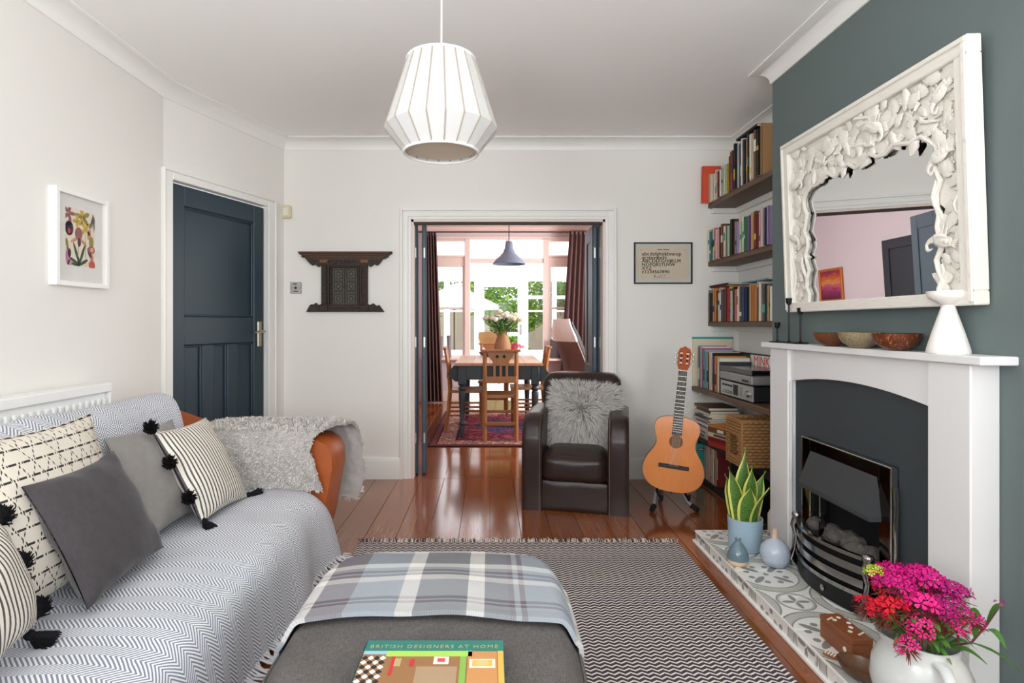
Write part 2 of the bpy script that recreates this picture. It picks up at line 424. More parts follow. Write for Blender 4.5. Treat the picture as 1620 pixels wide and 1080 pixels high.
# folding doors standing open into the dining room
def fold_door(name, x, wid, label, hinge, knob=None):
    d = thing(name, label, 'door', (x, YB + .105, 0)); d['kind'] = 'structure'
    for k, (xx, yy) in enumerate(hinge):
        L = MB().box(xx - .012, xx + .012, yy, yy + wid, .012, 1.955, .002).build('leaf', BLUE, d)
        for s in (-1, 1):
            def fr(n, y0, y1, z0, z1): MB().box(xx + s * .012, xx + s * .019, yy + y0, yy + y1, z0, z1, .003).build(n, BLUE, L)
            fr('stile', 0, .085, .012, 1.955); fr('stile', wid - .085, wid, .012, 1.955)
            fr('rail', .085, wid - .085, .012, .2); fr('rail', .085, wid - .085, 1.84, 1.955); fr('rail', .085, wid - .085, .74, .86)
        for z in (.25, 1.0, 1.7): MB().box(xx - .006, xx + .006, yy - .003, yy, z, z + .08).build('hinge', STEEL, L)
    return d
d2 = fold_door('door_2', -.55, .37, 'slate blue folding door stacked open at the left of the doorway', ((-.033, 0), (.037, 0))); d2.rotation_euler = (0, 0, math.radians(6.5))
fold_door('door_3', .842, .345, 'slate blue folding door stacked open at the right of the doorway', ((-.021, 0), (.023, 0)))

# ---------------------------------------------------------------- dining room shell
YW = 8.7; DCZ = 2.66; DL, DR = -1.95, 2.15
struct('ceiling_dining', MB().box(DL - .1, DR + .1, YB + .12, YW + .15, DCZ, DCZ + .1), flat('dining_ceiling_paint', C(240, 216, 208), .8, .15, var=.012), 'pinkish white dining room ceiling')
struct('wall_dining_left', MB().box(DL - .12, DL, YB + .12, YW + .15, 0, DCZ), PINK, 'pink dining room wall seen in the mirror')
struct('wall_dining_right', MB().box(DR, DR + .12, YB + .12, 5.2, 0, DCZ).box(DR, DR + .12, 7.6, YW + .15, 0, DCZ).box(DR, DR + .12, 5.2, 7.6, 0, .8).box(DR, DR + .12, 5.2, 7.6, 2.35, DCZ), PINK, 'pink dining room wall on the right')
sw = struct('window_added_side', MB().box(DR + .03, DR + .09, 5.2, 7.6, .8, .86, .004).box(DR + .03, DR + .09, 5.2, 7.6, 2.29, 2.35, .004), PINKTRIM, 'pink white side window added out of view for dining room fill light')  # unseen window, added to carry the dining room fill light
for y in (5.2, 6.37, 7.54): MB().box(DR + .03, DR + .09, y, y + .06, .86, 2.29, .004).build('window_post', PINKTRIM, sw)
for y in (5.26, 6.43): MB().box(DR + .058, DR + .062, y, y + 1.11, .86, 2.29).build('pane', GLASS, sw, smooth=0)
m = MB().box(DL, OX0 - .05, YB + .12, YB + .14, 0, DCZ).box(OX1 + .05, DR, YB + .12, YB + .14, 0, DCZ).box(OX0 - .05, OX1 + .05, YB + .12, YB + .14, OZ + .05, DCZ)
struct('wall_dining_front', m, PINK, 'pink dining room side of the doorway wall')
WX0, WX1, WS, WH = -1.02, 1.36, .66, 2.53; MLx, MRx = -.345, .862
m = MB().box(DL, WX0, YW, YW + .12, 0, DCZ).box(WX1, DR, YW, YW + .12, 0, DCZ).box(WX0, WX1, YW, YW + .12, WH, DCZ)
m.box(WX0, MLx - .04, YW, YW + .12, 0, WS).box(MRx + .04, WX1, YW, YW + .12, 0, WS)
struct('wall_dining_back', m, PINK, 'pink wall around the garden window of the dining room')
struct('trim_6', MB().box(DL, DR, YW - .03, YW, DCZ - .09, DCZ - .05, .006).box(DL, DR, YW - .05, YW, DCZ - .05, DCZ, .006), PINKTRIM, 'pink white picture rail above the garden window')
m = MB().box(WX0 - .02, MLx, YW - .10, YW, WS - .03, WS + .005, .004).box(MRx, WX1 + .02, YW - .22, YW, WS - .03, WS + .005, .004)
struct('trim_7', m, PINKTRIM, 'pink white window boards beside the dining table')
m = MB().box(DL, MLx - .04, YW - .018, YW, 0, .15, .004).box(MRx + .04, DR, YW - .018, YW, 0, .15, .004)
struct('baseboard_dining', m, PINKTRIM, 'pale skirting board below the garden window')
wn1 = struct('window_1', MB().box(WX0, WX1, YW + .02, YW + .1, WH - .05, WH, .006), PINKTRIM, 'tall pink framed garden window of the dining room')
def wbar(n, x0, x1, z0, z1, y0=.02, y1=.1): return MB().box(x0, x1, YW + y0, YW + y1, z0, z1, .006).build(n, PINKTRIM, wn1)
for x in (MLx, MRx): wbar('mullion', x - .042, x + .042, 0.0, WH - .05, -.01, .11)
for x in (WX0, WX1 - .06): wbar('window_post', x, x + .06, WS, WH - .05)
wbar('transom', WX0 + .06, MLx - .042, 2.06, 2.20); wbar('transom', MLx + .042, MRx - .042, 2.12, 2.19); wbar('transom', MRx + .042, WX1 - .06, 2.06, 2.20)
wbar('mullion', .24, .30, 2.19, WH - .05)
for a, b in ((WX0 + .06, MLx - .042), (MRx + .042, WX1 - .06)):
    wbar('glazing_bar', a, b, 1.41, 1.44, .04, .08); wbar('sash', a, a + .035, WS, 2.06, .03, .09); wbar('sash', b - .035, b, WS, 2.06, .03, .09); wbar('sash', a, b, WS, WS + .04, .03, .09)
    wbar('vent_sash', a, b, 2.20, 2.235, .0, .07); wbar('vent_sash', a, b, WH - .085, WH - .05, .0, .07)
    MB().box(a + .035, b - .035, YW + .058, YW + .062, WS + .04, 2.06).build('pane', GLASS, wn1, smooth=0)
    MB().box(a, b, YW + .058, YW + .062, 2.235, WH - .085).build('pane', GLASS, wn1, smooth=0)
for a, b in ((MLx + .042, .24), (.30, MRx - .042)): MB().box(a, b, YW + .058, YW + .062, 2.19, WH - .05).build('pane', GLASS, wn1, smooth=0)
# dark inner door of the dining room, seen in the mirror
dd = struct('door_4', MB().box(DL, DL + .02, 6.42, 7.18, .005, 2.0), flat('black_blue_door_paint', C(44, 48, 56), .45), 'near-black panelled door in the pink dining room wall')
DK = MATS['black_blue_door_paint']
for a in ((6.42, 6.53, .005, 2.0), (7.07, 7.18, .005, 2.0), (6.53, 7.07, 1.88, 2.0), (6.53, 7.07, 1.05, 1.22), (6.53, 7.07, .005, .2)):
    MB().box(DL + .02, DL + .034, *a, .004).build('stile' if a[3] - a[2] > 1 else 'rail', DK, dd)
h = MB().box(DL + .034, DL + .042, 7.10, 7.15, 1.0, 1.2, .002).build('handle_plate', STEEL, dd)
MB().tube([(DL + .04, 7.125, 1.12), (DL + .09, 7.125, 1.12), (DL + .09, 7.0, 1.12)], .009, 8).build('lever', STEEL, h)

# ---------------------------------------------------------------- conservatory and garden
YC = 12.3
TILEF = flat('pale_stone_floor', C(214, 204, 192), .5, .4, var=.08, scale=3)
struct('floor_conservatory', MB().box(-2.6, 2.9, 8.82, YC + .1, -.06, -.005), TILEF, 'pale stone floor of the conservatory')
cw = struct('window_3', MB().box(-2.4, 2.7, YC - .03, YC + .06, 2.10, 2.30, .01), UPVC, 'white conservatory wall of windows and a glazed door')
for a, b in ((-2.4, -2.3), (-.99, -.87), (-.34, -.20), (.76, .83), (1.16, 1.22), (1.34, 1.44), (2.6, 2.7)): MB().box(a, b, YC - .03, YC + .05, 0, 2.10, .006).build('post', UPVC, cw)
for a, b in ((-2.3, -.99), (-.87, -.34), (.83, 1.16), (1.44, 2.6)):
    for z0, z1 in ((1.72, 1.79), (1.44, 1.48), (.55, .62)): MB().box(a, b, YC - .02, YC + .04, z0, z1, .006).build('rail', UPVC, cw)
    MB().box(a, b, YC - .02, YC + .04, 0, .55, .004).build('lower_panel', UPVC, cw)
    MB().box(a, b, YC + .008, YC + .012, .62, 2.10).build('pane', GLASS, cw, smooth=0)
cd = struct('door_5', MB().box(-.20, -.12, YC - .05, YC + .05, 0, 2.1, .006).box(.60, .76, YC - .05, YC + .05, 0, 2.1, .006).box(-.12, .60, YC - .05, YC + .05, 1.98, 2.1, .006).box(-.12, .60, YC - .05, YC + .05, 0, .16, .006), UPVC, 'white glazed conservatory door to the garden')
MB().box(-.12, .60, YC + .008, YC + .012, .16, 1.98).build('pane', GLASS, cd, smooth=0)
MB().box(-.12, .60, YC - .03, YC + .03, .92, 1.0, .004).build('mid_rail', UPVC, cd)
MB().box(.64, .68, YC - .065, YC - .05, .95, 1.17, .004).tube([(.66, YC - .06, 1.08), (.66, YC - .1, 1.08), (.56, YC - .1, 1.08)], .009, 6).build('door_handle', STEEL, cd)
g = G('polycarbonate_roof', .4, .3); tr = g.n.new('ShaderNodeBsdfTransparent'); tl = g.n.new('ShaderNodeBsdfTranslucent'); mx = g.n.new('ShaderNodeMixShader'); mx.inputs[0].default_value = .45
tr.inputs[0].default_value = (.95, .97, 1, 1); tl.inputs[0].default_value = (.95, .96, .97, 1)
g.l.new(tr.outputs[0], mx.inputs[1]); g.l.new(tl.outputs[0], mx.inputs[2]); g.l.new(mx.outputs[0], g.n['Material Output'].inputs[0]); POLY = g.m
rf = struct('ceiling_conservatory', MB().box(-2.4, 2.7, 8.83, 8.9, 2.78, 2.95, .006), UPVC, 'white sloping glazed conservatory roof')
def roofz(y): return 2.30 + (YC - y) / (YC - 8.85) * .6
for k in range(7):
    x = -2.4 + k * .85
    v = MB().tube([(x, 8.86, roofz(8.86) - .01), (x, YC, roofz(YC) - .01)], .028, 4); v.build('roof_bar', UPVC, rf, smooth=0)
    if k < 6: MB()._add([(x, 8.86, roofz(8.86)), (x + .85, 8.86, roofz(8.86)), (x + .85, YC, roofz(YC)), (x, YC, roofz(YC))], [(0, 1, 2, 3)]).build('roof_panel', POLY, rf, smooth=0, recalc=False, solid=.012)
for nm, xs in (('window_4', -2.4), ('window_5', 2.7)):
    s = struct(nm, MB().box(xs - .04, xs + .04, 8.85, YC, 2.12, 2.30, .006), UPVC, 'white side glazing of the conservatory on the ' + ('left' if xs < 0 else 'right'))
    for y in (8.86, 10.0, 11.15, 12.2): MB().box(xs - .04, xs + .04, y, y + .08, 0, 2.12, .006).build('post', UPVC, s)
    MB().box(xs - .03, xs + .03, 8.9, YC, 0, .6, .004).build('lower_panel', UPVC, s); MB().box(xs - .03, xs + .03, 8.9, YC, 1.72, 1.79, .004).build('rail', UPVC, s)
    MB().box(xs - .002, xs + .002, 8.9, YC, .6, 2.12).build('pane', GLASS, s, smooth=0)
struct('ground', MB().box(-14, 14, YC + .1, 34, -.2, -.1), flat('garden_paving', C(186, 176, 160), .8, .2, var=.15, scale=2), 'pale garden paving')
BRICK = G('garden_brick', .85, .2); bu = BRICK.n.new('ShaderNodeTexBrick'); BRICK.co(); BRICK.l.new(BRICK.scaled(BRICK.vec, 1, 1, 1).k, bu.inputs[0])
bu.inputs['Color1'].default_value = C(176, 140, 116); bu.inputs['Color2'].default_value = C(150, 112, 92); bu.inputs['Mortar'].default_value = C(196, 186, 172); bu.inputs['Scale'].default_value = 4.5
BRICK.color(V(BRICK, bu.outputs[0])); BRICK = BRICK.m
struct('wall_garden', MB().box(-9, 9, 24, 24.3, -.1, 1.9), BRICK, 'brick garden boundary wall')
struct('wall_neighbour', MB().box(2.6, 3.0, 12.6, 24, -.1, 2.6), BRICK, 'brick neighbouring wall along the garden')
# ---------------------------------------------------------------- sofa, throws and cushions
from mathutils import noise as mnoise
def nz(x, y, z=0.0, s=1.0): return mnoise.noise(Vector((x * s, y * s, z * s)))

def leather(name, col, dark, rough=.38):
    g = G(name, rough, .45); g.co(); n = g.noise(9, 5, .6); v = g.voronoi(260)
    g.color(g.mix(n, dark, col)); g.bump(v * .5 + g.noise(40, 3), .18, .002); return g.m
TAN = leather('tan_leather', C(184, 96, 44), C(152, 74, 32), .42)
def herring():
    g = G('white_and_slate_herringbone_cotton', .9, .15); u, v = g.uv()
    t = (u / .092).tri() * .046
    f = ((v + t) / .0135).frac(); line = f.lt(.46)
    n = g.noise(5, 2); g.color(g.mix(line * .9, g.hsv(C(236, 237, 240), v=n * .08 + .94), C(112, 120, 140)))
    g.bump(line, .25, .002); return g.m
HERR = herring()

sofa = thing('sofa', 'long tan leather sofa against the white wall under a herringbone throw', 'sofa', (-1.3, 1.8, 0))
def SB(): return MB(Matrix.Translation((1.3, -1.8, 0)))
SB().box(-1.74, -.86, .62, 3.0, .06, .25, .03).build('base', TAN, sofa)
SB().box(-1.745, -1.60, .78, 2.84, .22, .76, .06).build('backrest', TAN, sofa)
SB().box(-1.52, -.87, .75, 2.90, .24, .30, .03).build('seat', TAN, sofa)
arm = [(-1.72, .06), (-.865, .06), (-.835, .16), (-.805, .32), (-.782, .45), (-.785, .525), (-.81, .575), (-.86, .603), (-.95, .612), (-1.3, .615), (-1.5, .64), (-1.72, .72)]
for y0, y1 in ((2.90, 3.15), (.50, .75)):
    m = SB(); n = len(arm); cx, cz = -1.3, .3
    lay = []
    for k in range(7):
        q = k / 6; e = 1 - .045 * abs(2 * q - 1) ** 3
        lay.append([(cx + (p[0] - cx) * e, y0 + (y1 - y0) * q, max(.06, cz + (p[1] - cz) * e)) for p in arm])
    v = [p for l in lay for p in l]
    f = [list(range(n)), [6 * n + i for i in range(n)][::-1]] + [(k * n + i, k * n + (i + 1) % n, (k + 1) * n + (i + 1) % n, (k + 1) * n + i) for k in range(6) for i in range(n)]
    m._add(v, f); m.build('arm', TAN, sofa, smooth=50)
for x in (-1.66, -.95):
    for y in (.62, 3.02): SB().lathe([(.02, 0), (.028, .06)], 12, (x, y, 0)).build('foot', BLACK, sofa)

# herringbone throw over back and seat
tp = [(-1.775, .50), (-1.775, .66), (-1.755, .77), (-1.70, .825), (-1.63, .832), (-1.565, .795), (-1.53, .70), (-1.505, .58), (-1.48, .46), (-1.45, .375), (-1.40, .338), (-1.30, .335), (-1.15, .343), (-1.02, .345), (-.92, .335), (-.855, .305), (-.818, .25), (-.80, .17), (-.785, .09), (-.772, .02)]
L = [0]
for a, b in zip(tp, tp[1:]): L.append(L[-1] + math.dist(a, b))
ty0, ty1 = .74, 2.895
def throw(a, b):
    x, z = lerp_path(tp, b); y = ty0 + (ty1 - ty0) * a
    w = smooth(.55, .75, b) * (1 - .3 * smooth(.9, 1, b)); i = b * (len(tp) - 1)
    sag = .018 * sin(y * 2.6 + .4) * smooth(.5, .6, b) * (1 - smooth(.72, .85, b))
    z2 = z + sag + .010 * nz(x, y, 0, 5) * (1 - smooth(.95, 1, b)); x2 = x + .012 * nz(y, z, 3, 4)
    if b > .8: x2 += .02 * sin(y * 9 + 2 * nz(y, 0, 0, 2)) * (b - .8) / .2
    if b < .5: z2 += .012 * nz(y, 1.7, b * 3, 3)
    end = smooth(.965, 1, a)
    if b < .45 and end > 0: x2 += -.03 * end; z2 -= .06 * end * smooth(.1, .25, b); y += 0.0
    if b >= .5: z2 -= .035 * end
    return (x2, y, z2)
th = MB().surf(throw, 90, 76, uv=lambda a, b: (ty0 + (ty1 - ty0) * a, float(np.interp(b * (len(tp) - 1), range(len(tp)), L))))
th = th.build('sofa_throw', HERR, smooth=60, recalc=False, solid=-.006); tag(th, 'white and slate herringbone throw covering the sofa back and seat', 'throw')
m = MB()
for k in range(150):
    y = ty0 + (ty1 - ty0) * (k + .5) / 150; p = throw((k + .5) / 150, 1.0); dx, dy = R.uniform(-.004, .016), R.uniform(-.01, .01)
    m.tube([(p[0], p[1], p[2] + .012), (p[0] + .012 + dx, p[1] + dy, .016), (p[0] + .045 + dx * 2, p[1] + dy * 3, .006)], [.004, .0048, .0035], 5)
stuff(m.build('fringe', flat('throw_fringe_cotton', C(206, 206, 210), .9, .1, var=.25, scale=90), th))

# cushions
def cushion_mb(w, h, T, pinch=.07, wr=.006, seed=0, n=22, ear=0.0):
    m = MB()
    def pos(s, t, side):
        x = w / 2 * s * (1 - pinch * (1 - t * t) * abs(s) ** 3); y = h / 2 * t * (1 - pinch * (1 - s * s) * abs(t) ** 3)
        b = max(0.0, (1 - s ** 4) * (1 - t ** 4)); e = (max(0, 1 - s * s) * max(0, 1 - t * t)) ** .42
        z = T / 2 * e * (.75 + .25 * b) + .002
        k = min(1, e * 1.4); cr = wr * (nz(x * 9, y * 9, seed) + .7 * nz(x * 22 + y * 9, y * 6, seed + 3)) * k
        edge = wr * 1.2 * sin((x + y) * 40 + seed) * max(abs(s), abs(t)) ** 6 * (1 - max(abs(s), abs(t)) ** 30)
        return (x, y, side * (z + cr) + edge)
    for side in (1, -1):
        m.surf(lambda a, b: pos(2 * a - 1, 2 * b - 1, side), n, n, uv=lambda a, b: ((2 * a - 1) * w / 2, (2 * b - 1) * h / 2))
    return m
def corner_frame(BL, BR, TL):
    BL, BR, TL = Vector(BL), Vector(BR), Vector(TL); x = BR - BL; y0 = TL - BL; w = x.length
    x.normalize(); y = (y0 - x * y0.dot(x)); h = y.length; y.normalize(); z = x.cross(y)
    c = BL + x * w / 2 + y * h / 2
    return frame_matrix(c, x, y, z), w, h
def cushion(label, BL, BR, TL, T, mat, name='cushion', seed=0, wr=.006, pinch=.07):
    M, w, h = corner_frame(BL, BR, TL)
    t = thing(name, label, 'cushion'); t.matrix_world = M
    cushion_mb(w, h, T, pinch, wr, seed).build('cover', mat, t, smooth=70, recalc=True)
    return t, w, h
def tassel_mesh():
    m = MB(); m.ell((0, 0, -.012), (.014, .014, .016), 8, 6); m.lathe([(.0135, -.022), (.0145, -.026), (.0135, -.03)], 8)
    rr = random.Random(3)
    for k in range(120):
        a, r = rr.uniform(0, 2 * pi), math.sqrt(rr.random()); q = .012 * r; e = .010 + .020 * r + rr.gauss(0, .003)
        m.tube([(q * cos(a), q * sin(a), -.024), (q * 1.7 * cos(a), q * 1.7 * sin(a), -.042), (e * cos(a + .3), e * sin(a + .3), -.064 - rr.uniform(0, .012))], [.0028, .0032, .0022], 3)
    m.tube([(0, 0, .004), (0, 0, -.01)], .003, 5); return m.mesh('tassel', 0)
TASM = tassel_mesh(); TASMAT = flat('black_tassel_yarn', C(30, 30, 32), .9, .1, var=.2)
def tassel(par, x, y, ang, tilt=.5):
    o = link('tassel', TASM, TASMAT, par); o.location = (x, y, 0)
    # local -z of the tassel points outwards in the cushion plane, drooping to the front
    d = Vector((cos(ang), sin(ang), tilt)).normalized(); o.rotation_mode = 'QUATERNION'; o.rotation_quaternion = (-d).to_track_quat('Z', 'Y'); return o

def stripes():
    g = G('cream_and_grey_stripe_cotton', .9, .12); u, v = g.uv(); f = (u / .0185 + g.noise(6, 2) * .05).frac()
    wv = g.noise(160, 2); s1 = f.band(.08, .46); g.color(g.mix(s1, C(238, 232, 220), g.hsv(C(92, 90, 92), v=wv * .5 + .75))); g.bump(g.noise(300, 2), .15, .002); return g.m
STRIPE = stripes()
def dashes():
    g = G('cream_cotton_with_black_dash_pattern', .9, .12); u, v = g.uv()
    # long rows of dash-dot, joined by dotted zigzags
    row = (v / .047).frac(); rl = (row - .5).abs().lt(.075)
    ph = (u / .045 + (v / .047).floor() * .33).frac(); dash = ph.lt(.52).mx(ph.band(.66, .76)).mx(ph.band(.88, .96))
    a = rl * dash
    zig = (((u / .10).tri() * .104 + v) / .104).frac(); zl = (zig - .5).abs().lt(.045); dots = (u / .0085).frac().lt(.55)
    z2 = ((u / .10).tri() * -.104 + v); zl2 = ((z2 / .104).frac() - .5).abs().lt(.045)
    on = a.mx(zl * dots * (1 - (row - .5).abs().lt(.12))).mx(zl2 * dots * (v / .104).frac().lt(.5))
    g.color(g.mix(on * .95, C(222, 214, 201), C(24, 23, 24))); g.bump(g.noise(220, 2), .15, .002); return g.m
DASH = dashes()
def velvet(name, col, dark):
    g = G(name, .95, .1); g.co(); g.color(g.mix(g.noise(14, 5, .7), dark, col)); g.set(Sheen_Weight=.25, Sheen_Roughness=.4); g.bump(g.noise(180, 3), .2, .002); return g.m
DGREY = velvet('charcoal_cotton_velvet', C(86, 82, 84), C(66, 63, 66))
LGREY = velvet('light_grey_cotton', C(158, 154, 150), C(134, 130, 127))

cushion('cream cushion with black dash-and-dot pattern leaning on the sofa back', (-1.33, 1.56, .345), (-1.335, 2.10, .345), (-1.47, 1.58, .855), .15, DASH, seed=1)
cushion('plain charcoal cushion in front of the cream patterned cushion', (-1.17, 1.655, .352), (-1.215, 2.12, .352), (-1.345, 1.60, .715), .13, DGREY, seed=5, wr=.007)
cushion('plain light grey cushion behind the striped tasselled cushion', (-1.31, 2.17, .352), (-1.30, 2.62, .352), (-1.475, 2.22, .745), .12, LGREY, seed=9, wr=.013)
c, w_, h_ = cushion('cream and grey striped cushion with black tassels near the fleece blanket', (-1.185, 2.335, .365), (-1.145, 2.70, .365), (-1.40, 2.37, .735), .12, STRIPE, seed=12)
for f in (1.0, .62, .24): tassel(c, -w_ / 2 + .004, h_ / 2 * (2 * f - 1), pi - .2, .8)
for x, a in ((-w_ / 2 + .02, -1.9), (w_ / 2 - .01, -.5)): tassel(c, x, -h_ / 2 + .012, a, .35)
c, w_, h_ = cushion('cream and grey striped cushion with black tassels at the frame edge', (-1.15, 1.22, .36), (-1.245, 1.565, .36), (-1.24, 1.17, .66), .15, STRIPE, seed=16)
for f in (.95, .5, .06): tassel(c, w_ / 2 - .004, h_ / 2 * (2 * f - 1), .1, -.2)
tassel(c, w_ / 2 - .06, -h_ / 2 + .005, -1.2, .5)

# fleece blanket over the far arm
FLEECE = velvet('grey_sherpa_fleece', C(188, 183, 179), C(160, 155, 152))
PILE = G('grey_sherpa_pile', .9, .15); u_, v_ = PILE.uv(); PILE.color(PILE.ramp(u_, [(0, C(180, 175, 171)), (.4, C(210, 205, 201)), (1, C(228, 224, 220))])); PILE = PILE.m  # dark end of the ramp paints shaded crevices into the pile
fp = [(2.868, .35), (2.862, .44), (2.864, .54), (2.885, .615), (2.935, .650), (3.02, .657), (3.10, .650), (3.165, .615), (3.19, .53), (3.20, .42), (3.205, .31), (3.21, .21)]
def fleece(a, b):
    y, z = lerp_path(fp, b)
    xr = float(np.interp(b, [0, .08, .18, .27, .36, .45, .6, .72, .85, 1], [-.838, -.862, -.905, -.885, -.815, -.765, -.745, -.72, -.705, -.75]))
    xl = float(np.interp(b, [0, .2, .36, .6, 1], [-1.345, -1.40, -1.445, -1.42, -1.38]))
    x = xl + (xr - xl) * a
    n = .010 * nz(x, y + z, 0, 9) + .011 * nz(x, y + z, 2, 38); dz = max(0, x + .80) * -.55
    if b < .3: return (x, y - .004 - n, z)
    if b > .6: return (x + .01 * nz(z, x, 1, 8), y + n + max(0, x + .8) * .1, z + dz * .6 - .0)
    return (x, y, z + .002 + n * .6 + dz * .6)
fb = MB().surf(fleece, 60, 70).build('fleece_blanket', FLEECE, smooth=80, recalc=False, solid=-.012)
tag(fb, 'fluffy pale grey fleece blanket draped over the tan sofa arm', 'blanket')
m = MB(); vs, fs, us = [], [], []
for k in range(20000):
    a, b = R.random(), R.random(); p = np.array(fleece(a, b)); q = np.array(fleece(min(1, a + .01), b)) - np.array(fleece(max(0, a - .01), b)); r = np.array(fleece(a, min(1, b + .01))) - np.array(fleece(a, max(0, b - .01)))
    nrm = np.cross(q, r); nrm /= (np.linalg.norm(nrm) + 1e-9)
    out = (0, -1, 0) if b < .25 else (0, -.7, .7) if b < .35 else (0, 0, 1) if b < .6 else (0, .7, .7) if b < .68 else (0, 1, 0)
    if np.dot(nrm, out) < 0: nrm = -nrm
    t1 = np.array([R.gauss(0, 1) for _ in range(3)]); t1 /= np.linalg.norm(t1); d = nrm * .55 + t1 * .6; d /= np.linalg.norm(d); d[2] -= .2
    s = np.cross(d, nrm); s /= (np.linalg.norm(s) + 1e-9); l = R.uniform(.014, .026); wd = .003; base = len(vs)
    p = p + nrm * (.010 if b > .3 else .002); mid = p + d * l * .6 + nrm * .004; tip = p + d * l
    vs += [tuple(p - s * wd), tuple(p + s * wd), tuple(mid + s * wd * .8), tuple(mid - s * wd * .8), tuple(tip)]; fs += [(base, base + 1, base + 2, base + 3), (base + 3, base + 2, base + 4)]; cc = min(1, max(0, .5 + .6 * nz(p[0], p[1] + p[2], 7, 40))); us += [(cc * .5, 0)] * 2 + [(cc, .5)] * 2 + [(min(1, cc + .15), 1)]
m._add(vs, fs, us); stuff(m.build('fleece_pile', PILE, fb, smooth=0, recalc=False))

# ---------------------------------------------------------------- ottoman with plaid throw and book
def woven(name, a, b, sc_=420):
    g = G(name, .92, .12); x, y, z = g.co(); n = g.noise(6, 3); wv = (g.noise(1, 3, .6, g.scaled(g.vec, 420, 70, 420)) - .5) * 3 + (g.noise(1, 2, .5, g.scaled(g.vec, 60, 500, 200)) - .5) * 2
    g.color(g.mix(wv * .5 + .5 + (n - .5) * .6, a, b)); g.bump(wv, .3, .002); return g.m
OTT = woven('dark_grey_weave', C(74, 71, 70), C(112, 108, 106))
oc = (-.15, 1.51); oa, ob = .372, .375
def onorm(x, y): return (abs(x / oa) ** 5 + abs(y / ob) ** 5) ** .2
def otop(s): return .438 - .022 * s ** 2.5 - .055 * smooth(.86, 1.0, s) ** 1.6
def ott(a, b):
    th_ = 2 * pi * a; cx, cy = cos(th_), sin(th_); rr = 1 / (abs(cx / oa) ** 5 + abs(cy / ob) ** 5) ** .2
    if b < .55: s = b / .55; k = s; z = otop(s)
    elif b < .95: q = (b - .55) / .40; k = 1 + .012 * sin(q * pi); z = otop(1) - q * (otop(1) - .06)
    else: q = (b - .95) / .05; k = 1 - q; z = .06
    return (rr * cx * k, rr * cy * k, z)
om = thing('ottoman', 'large dark grey woven ottoman in front of the sofa', 'ottoman', (oc[0], oc[1], 0))
MB().surf(ott, 72, 44, cu=True).build('body', OTT, om, smooth=50, recalc=True)
m = MB(); pts = []
for k in range(73):
    q = 2 * pi * k / 72; rr = 1 / (abs(cos(q) / oa) ** 5 + abs(sin(q) / ob) ** 5) ** .2; pts.append((rr * 1.006 * cos(q), rr * 1.006 * sin(q), otop(1) - .004))
m.tube(pts, .005, 6, cap=False).build('piping', OTT, om)
for x in (-.27, .27):
    for y in (-.27, .27): MB().lathe([(.018, .0105), (.026, .062)], 12, (x, y, 0)).build('foot', BLACK, om)

def plaid():
    g = G('grey_blue_plaid_wool', .95, .1); u, v = g.uv()
    def bands(t, spec, base):
        c = base
        for a, b, col in spec: c = g.mix(t.band(a, b), c, col)
        return c
    pale, mauve, slate, cream, blue = C(160, 164, 169), C(108, 100, 106), C(116, 118, 122), C(216, 213, 209), C(148, 157, 167)
    cu = bands(u, [(-.60, -.515, blue), (-.515, -.46, cream), (-.46, -.36, blue), (-.36, -.31, cream), (-.31, -.22, mauve), (-.22, -.09, blue), (-.09, -.045, cream), (-.045, .09, slate), (.09, .135, cream), (.135, .20, slate), (.20, .215, mauve), (.23, .245, mauve), (.245, .36, blue), (.36, .40, cream), (.40, .6, slate)], pale)
    cv = bands(v, [(-.1, .05, pale), (.05, .062, mauve), (.07, .085, mauve), (.085, .18, pale), (.18, .21, cream), (.21, .225, slate), (.235, .25, mauve), (.27, .30, cream), (.30, .40, slate), (.40, .44, cream)], pale)
    tw = (((u + v) / .006).frac().lt(.5)); n = g.noise(60, 3)
    g.color(g.hsv(g.mix(tw * .24 + .36, cu, cv), v=n * .12 + .96)); g.bump(tw * .6 + n, .3, .002); return g.m
PLAID = plaid()
pw, ph = .545, .60
def plaidf(a, b):
    u = -.445 + .885 * a; v = b * .60                                  # cloth coordinates
    fx = u; fy = -.085 + v + .03 * nz(u, 0, 5, 3) - .012 * u * u * 8   # laid flat on the ottoman
    s = onorm(fx, fy)
    if s <= 1: x, y, z = fx, fy, otop(s) + .010
    else:
        ex = (s - 1) * .37; bx, by = fx / s, fy / s; f = 1.0 + min(.05, ex * .35)
        x, y = bx * f, by * f; z = otop(1) + .010 - ex * .92
        x += .010 * sin(fy * 24) * min(1, ex * 8); y += .010 * sin(fx * 22 + 1) * min(1, ex * 8)
    hem = .012 * smooth(.04, 0, v)
    return (x, y, max(.02, z + hem * .3 + .005 * nz(u, v, 0, 7) + .003))
pt = MB(Matrix.Translation((oc[0], oc[1], 0))).surf(plaidf, 90, 56, uv=lambda a, b: (-.445 + .885 * a, b * .6)).build('plaid_throw', PLAID, smooth=70, recalc=False, solid=-.012)
tag(pt, 'grey and pale blue plaid wool throw folded across the ottoman', 'throw')

